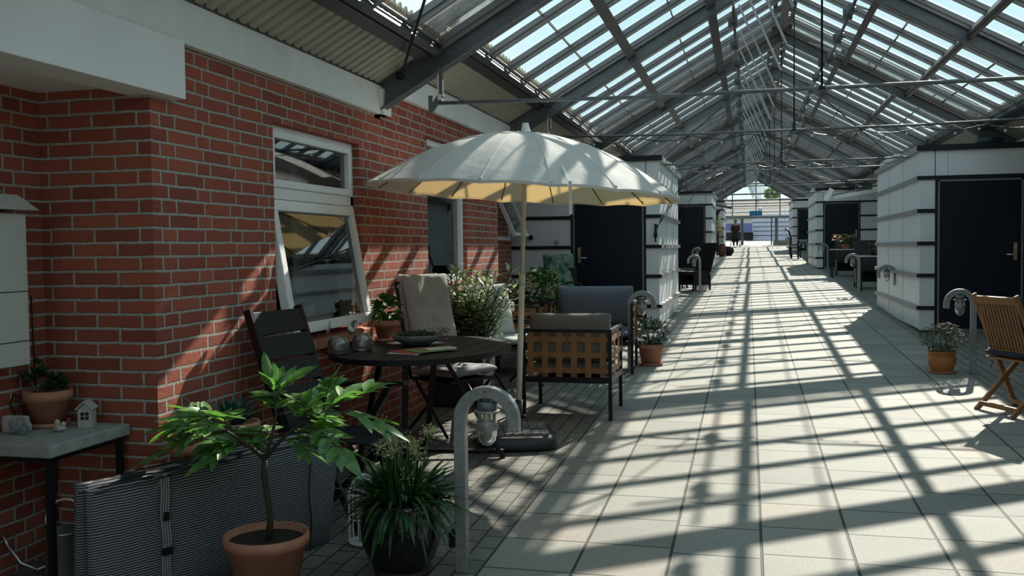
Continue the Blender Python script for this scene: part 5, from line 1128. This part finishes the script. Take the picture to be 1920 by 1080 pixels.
# ------------------------------------------------------------------ things on the window sill inside
t = thing('candlestick', 'clear glass candlestick inside the near window', 'candlestick', (-2.93, 5.66, 1.10)); MB().lathe([(0, 0), (0.04, 0), (0.012, 0.02), (0.010, 0.07), (0.030, 0.10), (0.012, 0.13), (0.02, 0.2), (0, 0.2)], 16).build('stick', BRASS, t)
MB().box(-3.1, -2.86, 4.9, 6.3, 1.06, 1.09).build('trim_20', WHITEP, kind='structure')
rr = random.Random(81); t = pot('potted_spider_plant', 'spiky small plant inside the near window on the sill', 'plant', (-2.95, 5.95, 1.09), 0.05, 0.04, 0.07, mat=WHITEM); mb = MB()
for k in range(40): a = rr.uniform(0, 2*PI); mb.leaf((0, 0, 0.06), (math.cos(a), math.sin(a), rr.uniform(0.4, 1.5)), rr.uniform(0.10, 0.17), 0.010, (0,0,1), 0.8, 0.1, 4, 1)
mb.build('leaves', LF_AGA, t)
t = pot('potted_sill_plant', 'low bushy plant inside the near window at its left corner', 'plant', (-2.95, 5.38, 1.09), 0.05, 0.04, 0.07, mat=WHITEM); bush(rr, 90, (0, 0, 0.11), (0.07, 0.07, 0.05), 0.035, 0.02).build('leaves', LF_DRK, t)

# ------------------------------------------------------------------ wooden folding chair, right
t = thing('folding_chair', 'teak folding chair with navy cushions at the right edge', 'chair', (1.85, 7.98, g(7.98)), math.radians(27)); hw = 0.225
b0, b1 = Vector((0.17, 0, 0.36)), Vector((0.0, 0, 0.915))
for s_ in (-1, 1):
    MB().bar(b1+Vector((-0.005, s_*hw, 0.015)), (0.40, s_*hw, 0.0), 0.026, 0.042, up=(1, 0, 0)).build('back_post', TEAK, t, bevel=0.004)
    MB().bar((0.0, s_*(hw-0.028), 0.0), (0.44, s_*(hw-0.028), 0.43), 0.024, 0.040, up=(1, 0, 0)).build('leg', TEAK, t, bevel=0.004)
d = b1-b0; ang = math.atan2(d.x, d.z); mb = MB(); n = 12
for k in range(n): y = -hw+0.035+(2*hw-0.07)*k/(n-1); mb.cbox(b0+d*0.55+Vector((0, y, 0)), (0.010, 0.017, d.length*0.72), Euler((0, ang, 0)))
mb.build('back_slats', TEAK, t)
mb = MB().cbox(b0+d*0.945, (0.022, 2*hw-0.01, 0.062), Euler((0, ang, 0))).cbox(b0+d*0.19, (0.022, 2*hw-0.01, 0.055), Euler((0, ang, 0))); mb.build('back_rail', TEAK, t, bevel=0.003)
mb = MB()
for k in range(7): mb.cbox((0.11+k*0.052, 0, 0.425), (0.042, 2*hw-0.06, 0.014))
mb.build('seat', TEAK, t); MB().cbox((0.045, 0, 0.055), (0.022, 2*hw-0.06, 0.035)).build('stretcher', TEAK, t); MB().cbox((0.36, 0, 0.05), (0.022, 2*hw, 0.035)).build('stretcher', TEAK, t)
cushion(0.42, 2*hw-0.01, 0.055, 0.4, 8, 8, seed=15).build('seat_cushion', NAVY, t, loc=(0.28, 0, 0.465), sub=1); cushion(0.46, 2*hw-0.02, 0.06, 0.4, 8, 8, seed=16).build('back_cushion', NAVY, t, loc=(0.14, 0, 0.70), rot=(0, math.radians(90)+ang, 0), sub=1)
mb = MB().tube([(0.14, -hw+0.05, 0.40), (0.13, -hw+0.05, 0.33)], 0.003, 5).tube([(0.14, hw-0.05, 0.40), (0.12, hw-0.05, 0.34)], 0.003, 5); mb.build('tie_ribbon', NAVY, t)

# ------------------------------------------------------------------ wicker chairs and small tables further down
def wicker(loc, rz, label, H=1.05):
    t = thing('wicker_chair', label, 'chair', loc, rz, 'dark wicker chairs'); W_ = 0.26
    mb = MB(); n_ = 8; vs = []
    for i in range(n_+1):
        f_ = i/n_; x = -0.02-0.24*f_**1.2; z = 0.40+(H-0.40)*f_; hw_ = W_*(1-0.12*f_)
        for (dx, y) in ((0.0, -hw_), (0.0, hw_), (-0.045, hw_), (-0.045, -hw_)): vs.append((x+dx, y, z))
    mb.add(vs, [(i*4+j, i*4+(j+1) % 4, i*4+4+(j+1) % 4, i*4+4+j) for i in range(n_) for j in range(4)]+[(3,2,1,0), tuple(n_*4+j for j in range(4))]); mb.build('backrest', BLACK, t)
    MB().box(-0.03, 0.42, -W_, W_, 0.34, 0.42).build('seat', BLACK, t, bevel=0.01); MB().box(-0.03, 0.40, -W_+0.01, -W_+0.03, 0.12, 0.34).box(-0.03, 0.40, W_-0.03, W_-0.01, 0.12, 0.34).box(-0.04, -0.02, -W_+0.01, W_-0.01, 0.12, 0.36).build('skirt', BLACK, t)

    for x in (-0.04, 0.40):
        for y in (-W_+0.02, W_-0.02): MB().bar((x, y, 0.34), (x*1.08, y, 0), 0.032, 0.032).build('leg', BLACK, t)
    return t
wicker((-1.02, 21.5, g(21.5)), PI+0.75, 'tall dark wicker chair beyond the nearest left shed, turned away from the street')
wicker((-1.85, 22.2, g(21.2)), 0.3, 'dark wicker chair half hidden by the corner of the nearest left shed')
wicker((3.2, 25.5, g(25.3)), PI*0.9, 'dark wicker chair right of the flower table before the second right shed')
wicker((2.55, 27.0, g(27)), -PI/2, 'dark wicker chair behind the flower table before the second right shed')
wicker((3.38, 21.0, g(20.8)), PI, 'dark wicker chair at the small white topped table by the nearest right shed')
wicker((2.55, 22.3, g(22.3)), -PI/2, 'dark wicker chair behind the small white topped table by the nearest right shed')
t = thing('curved_chair', 'dark chair with a tall curved back far down the right side', 'chair', (1.62, 39.0, g(39)), 0.0); MB().tube([(0.05, 0, 0.0), (-0.03, 0, 0.25), (0.0, 0, 0.55), (0.02, 0, 0.85), (-0.06, 0, 1.08), (-0.20, 0, 1.18)], [0.035]*6, 8, True, (5, 1)).build('back_shell', BLACK, t); MB().box(0.0, 0.42, -0.2, 0.2, 0.40, 0.44).build('seat', BLACK, t)
for x, y in ((0.38, -0.18), (0.38, 0.18), (0.04, -0.18), (0.04, 0.18)): MB().box(x-0.015, x+0.015, y-0.015, y+0.015, 0, 0.4).build('leg', BLACK, t)
def small_table(loc, w_, label, mat=LIGHTC, h=0.745):
    t = thing('small_table', label, 'table', loc, 0, 'small square tables by the right sheds'); MB().box(-w_/2, w_/2, -w_/2, w_/2, h-0.025, h).build('table_top', mat, t)
    for x in (-1, 1):
        for y in (-1, 1): MB().box(x*(w_/2-0.03)-0.018, x*(w_/2-0.03)+0.018, y*(w_/2-0.03)-0.018, y*(w_/2-0.03)+0.018, 0, h-0.025).build('leg', BLACK, t)
    return t
small_table((2.42, 25.95, g(25.95)), 0.66, 'square table carrying the peach flowers before the second right shed')
small_table((2.60, 21.25, g(21.25)), 0.66, 'square pale topped table next to the nearest right shed')
small_table((2.15, 38.2, g(38.2)), 0.6, 'small square table far down on the right by the curved chair')
rr = random.Random(91)
t = pot('potted_begonia', 'peach and yellow flowers in a pot on the table before the second right shed', 'plant', (2.45, 25.8, g(25.95)+0.746), 0.11, 0.08, 0.14); bush(rr, 160, (0, 0, 0.24), (0.20, 0.15, 0.12), 0.09, 0.06).build('leaves', LF_MID, t); fl = MB()
for k in range(34):
    d = rdir(rr, 0.3, 0.6); c = Vector((-0.14 if k < 22 else 0.10, -0.04, 0.27))+Vector((d.x*0.18, d.y*0.15, d.z*0.14))
    for q in range(10): fl.leaf(c, rdir(rr, 0.2), 0.065, 0.06, (0,0,1), 0.1, 0.1, 2)
fl.build('flowers', FL_PCH, t)
t = pot('potted_cyclamen', 'dark leaved plant with few pink flowers on the pale topped table', 'plant', (2.58, 21.2, g(21.25)+0.746), 0.09, 0.07, 0.10, mat=CHAR); bush(rr, 110, (0, 0, 0.13), (0.13, 0.12, 0.06), 0.07, 0.05).build('leaves', LF_DRK, t); fl = MB()
for k in range(7):
    c = (rr.uniform(-.1, .1), rr.uniform(-.1, .1), rr.uniform(0.19, 0.25)); fl.tube([(c[0]*.5, c[1]*.5, .1), c], 0.003, 4)
    for q in range(5): fl.leaf(c, (math.cos(q*1.25), math.sin(q*1.25), 0.8), 0.035, 0.02, (0,0,1), 0, 0.1, 2)
fl.build('flowers', FL_PNK, t)
# awnings and the things far on the left
t = thing('awning', 'folded beige awning with a white end panel under the roof by the second right shed', 'awning', (2.2, 28.0, 2.93)); MB().bar((0.15, 0, -0.05), (1.6, 0, 0.16), 0.10, 0.10).build('cassette', FASCIA, t); MB().cbox((0.0, 0, 0.03), (0.13, 0.04, 0.36), Euler((0, math.radians(28), 0))).build('end_panel', WHITEP, t); MB().tube([(0.1, 0, 0.0), (1.5, 0.1, 0.30)], 0.02, 8).build('arm', STEEL, t)
t = thing('awning', 'dark awning sloping out above the closed parasol on the left', 'awning', (-1.2, 36.0, 3.06)); MB().bar((0.0, -0.6, 0.0), (0.66, -0.6, -0.14), 1.2, 0.03, up=(0, 0, 1)).build('cloth', plain('brown_awning', (0.08, 0.07, 0.065), 0.8), t); MB().tube([(0.66, -1.2, -0.15), (0.66, 0.0, -0.15)], 0.03, 8).build('front_bar', WHITEP, t); MB().tube([(0, -0.6, -0.6), (0.3, -0.6, -0.08)], 0.015, 6).build('arm', STEEL, t)
t = thing('closed_parasol', 'closed cream parasol standing behind a lattice screen on the left', 'parasol', (-1.27, 43.6, g(43.6))); MB().tube([(0, 0, 0), (0, 0, 1.9)], 0.02, 8).build('pole', POLE, t); MB().lathe([(0.16, 1.05), (0.15, 1.15), (0.10, 1.5), (0.03, 1.85), (0, 1.88)], 14).build('folded_canopy', plain('beige_canvas', (0.45, 0.38, 0.24), 0.8), t); MB().lathe([(0, 0), (0.2, 0), (0.2, 0.06), (0, 0.06)], 20).build('foot', CHAR, t)
t = thing('lattice_screen', 'small dark lattice screen below the closed parasol on the left', 'screen', (-1.24, 43.0, g(43.0))); mb = MB().box(-0.16, -0.13, -0.01, 0.01, 0, 1.25).box(0.13, 0.16, -0.01, 0.01, 0, 1.25).box(-0.16, 0.16, -0.01, 0.01, 1.22, 1.25).box(-0.16, 0.16, -0.01, 0.01, 0.60, 0.63); mb.build('screen_frame', TEAKD, t)
mb = MB()
for k in range(-3, 8): 
    for s_ in (-1, 1):
        z0 = 0.63+k*0.10; xa, xb = -0.14, 0.14; za, zb = (z0, z0+0.28) if s_ > 0 else (z0+0.28, z0)
        if za >= 0.62 and zb >= 0.62 and max(za, zb) <= 1.24: mb.bar((xa, 0.005*s_, za), (xb, 0.005*s_, zb), 0.012, 0.02)
mb.build('lattice', TEAKD, t)
t = thing('urn', 'tall dark red urn on the paving on the far left side', 'urn', (-1.09, 41.6, g(41.6))); MB().lathe([(0, 0), (0.11, 0), (0.17, 0.15), (0.17, 0.35), (0.11, 0.5), (0.13, 0.54), (0, 0.53)], 20).build('urn_body', RED, t)
t = thing('round_pot', 'round black pot beside the dark red urn on the far left side', 'pot', (-0.82, 42.6, g(42.6))); MB().lathe([(0, 0), (0.10, 0), (0.20, 0.12), (0.22, 0.24), (0.15, 0.38), (0.12, 0.40), (0, 0.38)], 20).build('pot_body', BLACK, t)

# ------------------------------------------------------------------ person with a walking frame, far away
t = thing('person', 'stooping person in a dark brown coat pushing a wheeled walker near the far gateway', 'person', (-0.72, 56.6, g(56.6)), 0.0)
J = {'pel': (0, 0.02, 0.82), 'bel': (0, 0.0, 0.98), 'che': (0, -0.05, 1.14), 'sho': (0, -0.10, 1.27), 'nec': (0, -0.15, 1.34), 'hed': (0, -0.18, 1.44), 'top': (0, -0.18, 1.53),
     'shL': (0.16, -0.10, 1.25), 'elL': (0.22, -0.12, 1.02), 'wrL': (0.20, -0.32, 0.88), 'haL': (0.20, -0.39, 0.88), 'shR': (-0.16, -0.10, 1.25), 'elR': (-0.22, -0.12, 1.02), 'wrR': (-0.20, -0.32, 0.88), 'haR': (-0.20, -0.39, 0.88),
     'hiL': (0.09, 0.02, 0.80), 'knL': (0.10, -0.08, 0.46), 'anL': (0.10, 0.02, 0.09), 'toL': (0.10, -0.13, 0.035), 'hiR': (-0.09, 0.02, 0.80), 'knR': (-0.10, -0.02, 0.46), 'anR': (-0.10, 0.16, 0.10), 'toR': (-0.10, 0.02, 0.035)}
RAD = dict(pel=.13, bel=.135, che=.14, sho=.11, nec=.05, hed=.085, top=.05, shL=.065, elL=.045, wrL=.028, haL=.030, hiL=.08, knL=.058, anL=.036, toL=.03)
E_ = ['pel-bel', 'bel-che', 'che-sho', 'sho-nec', 'nec-hed', 'hed-top', 'sho-shL', 'shL-elL', 'elL-wrL', 'wrL-haL', 'sho-shR', 'shR-elR', 'elR-wrR', 'wrR-haR', 'pel-hiL', 'hiL-knL', 'knL-anL', 'anL-toL', 'pel-hiR', 'hiR-knR', 'knR-anR', 'anR-toR']
def skin_obj(name, J, RAD, E_, mat, parent, root, sub=1):
    import bmesh
    ks = list(J); me = bpy.data.meshes.new(name); bm = bmesh.new(); lay = bm.verts.layers.skin.verify(); bv = {}
    for k in ks:
        v = bm.verts.new(J[k]); bv[k] = v; r_ = RAD.get(k, RAD.get(k[:2]+'L', 0.05)); v[lay].radius = (r_, r_); v[lay].use_root = (k == root)
    for e in E_:
        a, b = e.split('-'); bm.edges.new((bv[a], bv[b]))
    bm.to_mesh(me); bm.free(); me.materials.append(mat)
    o = bpy.data.objects.new(name, me); col.objects.link(o); o.parent = parent; sk = o.modifiers.new('skin', 'SKIN'); sk.use_smooth_shade = True
    s_ = o.modifiers.new('sub', 'SUBSURF'); s_.levels = sub; s_.render_levels = sub; return o
skin_obj('body', J, RAD, E_, SKIN, t, 'pel')
mb = MB()
for s_ in (-1, 1):
    for k in range(4): mb.tube([(s_*0.20+(k-1.5)*0.017, -0.395, 0.885), (s_*0.20+(k-1.5)*0.017, -0.44+0.006*abs(k-1), 0.89), (s_*0.20+(k-1.5)*0.017, -0.455, 0.862), (s_*0.20+(k-1.5)*0.017, -0.43, 0.848)], [0.009, 0.0085, 0.008, 0.007], 6)
    mb.tube([(s_*0.20-s_*0.025, -0.37, 0.87), (s_*0.20-s_*0.045, -0.40, 0.86), (s_*0.20-s_*0.03, -0.425, 0.852)], [0.010, 0.009, 0.008], 6)
mb.build('fingers', SKIN, t)
JC = {k: J[k] for k in ('pel', 'bel', 'che', 'sho', 'shL', 'elL', 'wrL', 'shR', 'elR', 'wrR')}; JC['hem'] = (0, 0.03, 0.60)
skin_obj('coat', JC, dict(pel=.205, bel=.195, che=.20, sho=.15, hem=.23, shL=.085, elL=.065, wrL=.048), ['pel-bel', 'bel-che', 'che-sho', 'pel-hem', 'sho-shL', 'shL-elL', 'elL-wrL', 'sho-shR', 'shR-elR', 'elR-wrR'], COAT, t, 'pel')
JT = {k: J[k] for k in ('pel', 'hiL', 'knL', 'anL', 'hiR', 'knR', 'anR')}
skin_obj('trousers', JT, dict(pel=.14, hiL=.10, knL=.078, anL=.06), ['pel-hiL', 'hiL-knL', 'knL-anL', 'pel-hiR', 'hiR-knR', 'knR-anR'], TROUS, t, 'pel')
MB().ball((0, -0.165, 1.50), 0.098, 16, 10, (1, 1.05, 0.95)).build('hair', HAIR, t)
MB().ball((0, -0.215, 1.462), 0.078, 14, 10, (0.9, 0.85, 1.15)).ball((0, -0.292, 1.452), 0.014, 8, 6, (0.8, 1.1, 1.4)).build('face', SKIN, t); MB().ball((-0.028, -0.279, 1.470), 0.010, 6, 4).ball((0.028, -0.279, 1.470), 0.010, 6, 4).box(-0.022, 0.022, -0.285, -0.272, 1.417, 1.423).build('eyes_and_mouth', HAIR, t)
t = thing('rollator', 'wheeled walker pushed by the person near the far gateway', 'walker', (-0.72, 55.95, g(55.95)))
mb = MB()
for s_ in (-1, 1):
    mb = MB(); mb.tube([(s_*0.22, 0.26, 0.86), (s_*0.22, 0.12, 0.86), (s_*0.23, 0.05, 0.75), (s_*0.25, -0.25, 0.10)], 0.015, 8); mb.tube([(s_*0.23, 0.05, 0.55), (s_*0.26, 0.28, 0.10)], 0.015, 8); mb.build('side_frame', BLACK, t)
MB().tube([(-0.23, 0.0, 0.55), (0.23, 0.0, 0.55)], 0.014, 8).build('crossbar', BLACK, t)
for x, y in ((-0.26, -0.25), (0.26, -0.25), (-0.27, 0.28), (0.27, 0.28)): MB().tube([(x-0.018, y, 0.09), (x+0.018, y, 0.09)], 0.09, 16).build('wheel', BLACK, t)
MB().box(-0.2, 0.2, -0.18, 0.12, 0.30, 0.55).build('basket', TROUS, t, bevel=0.02)
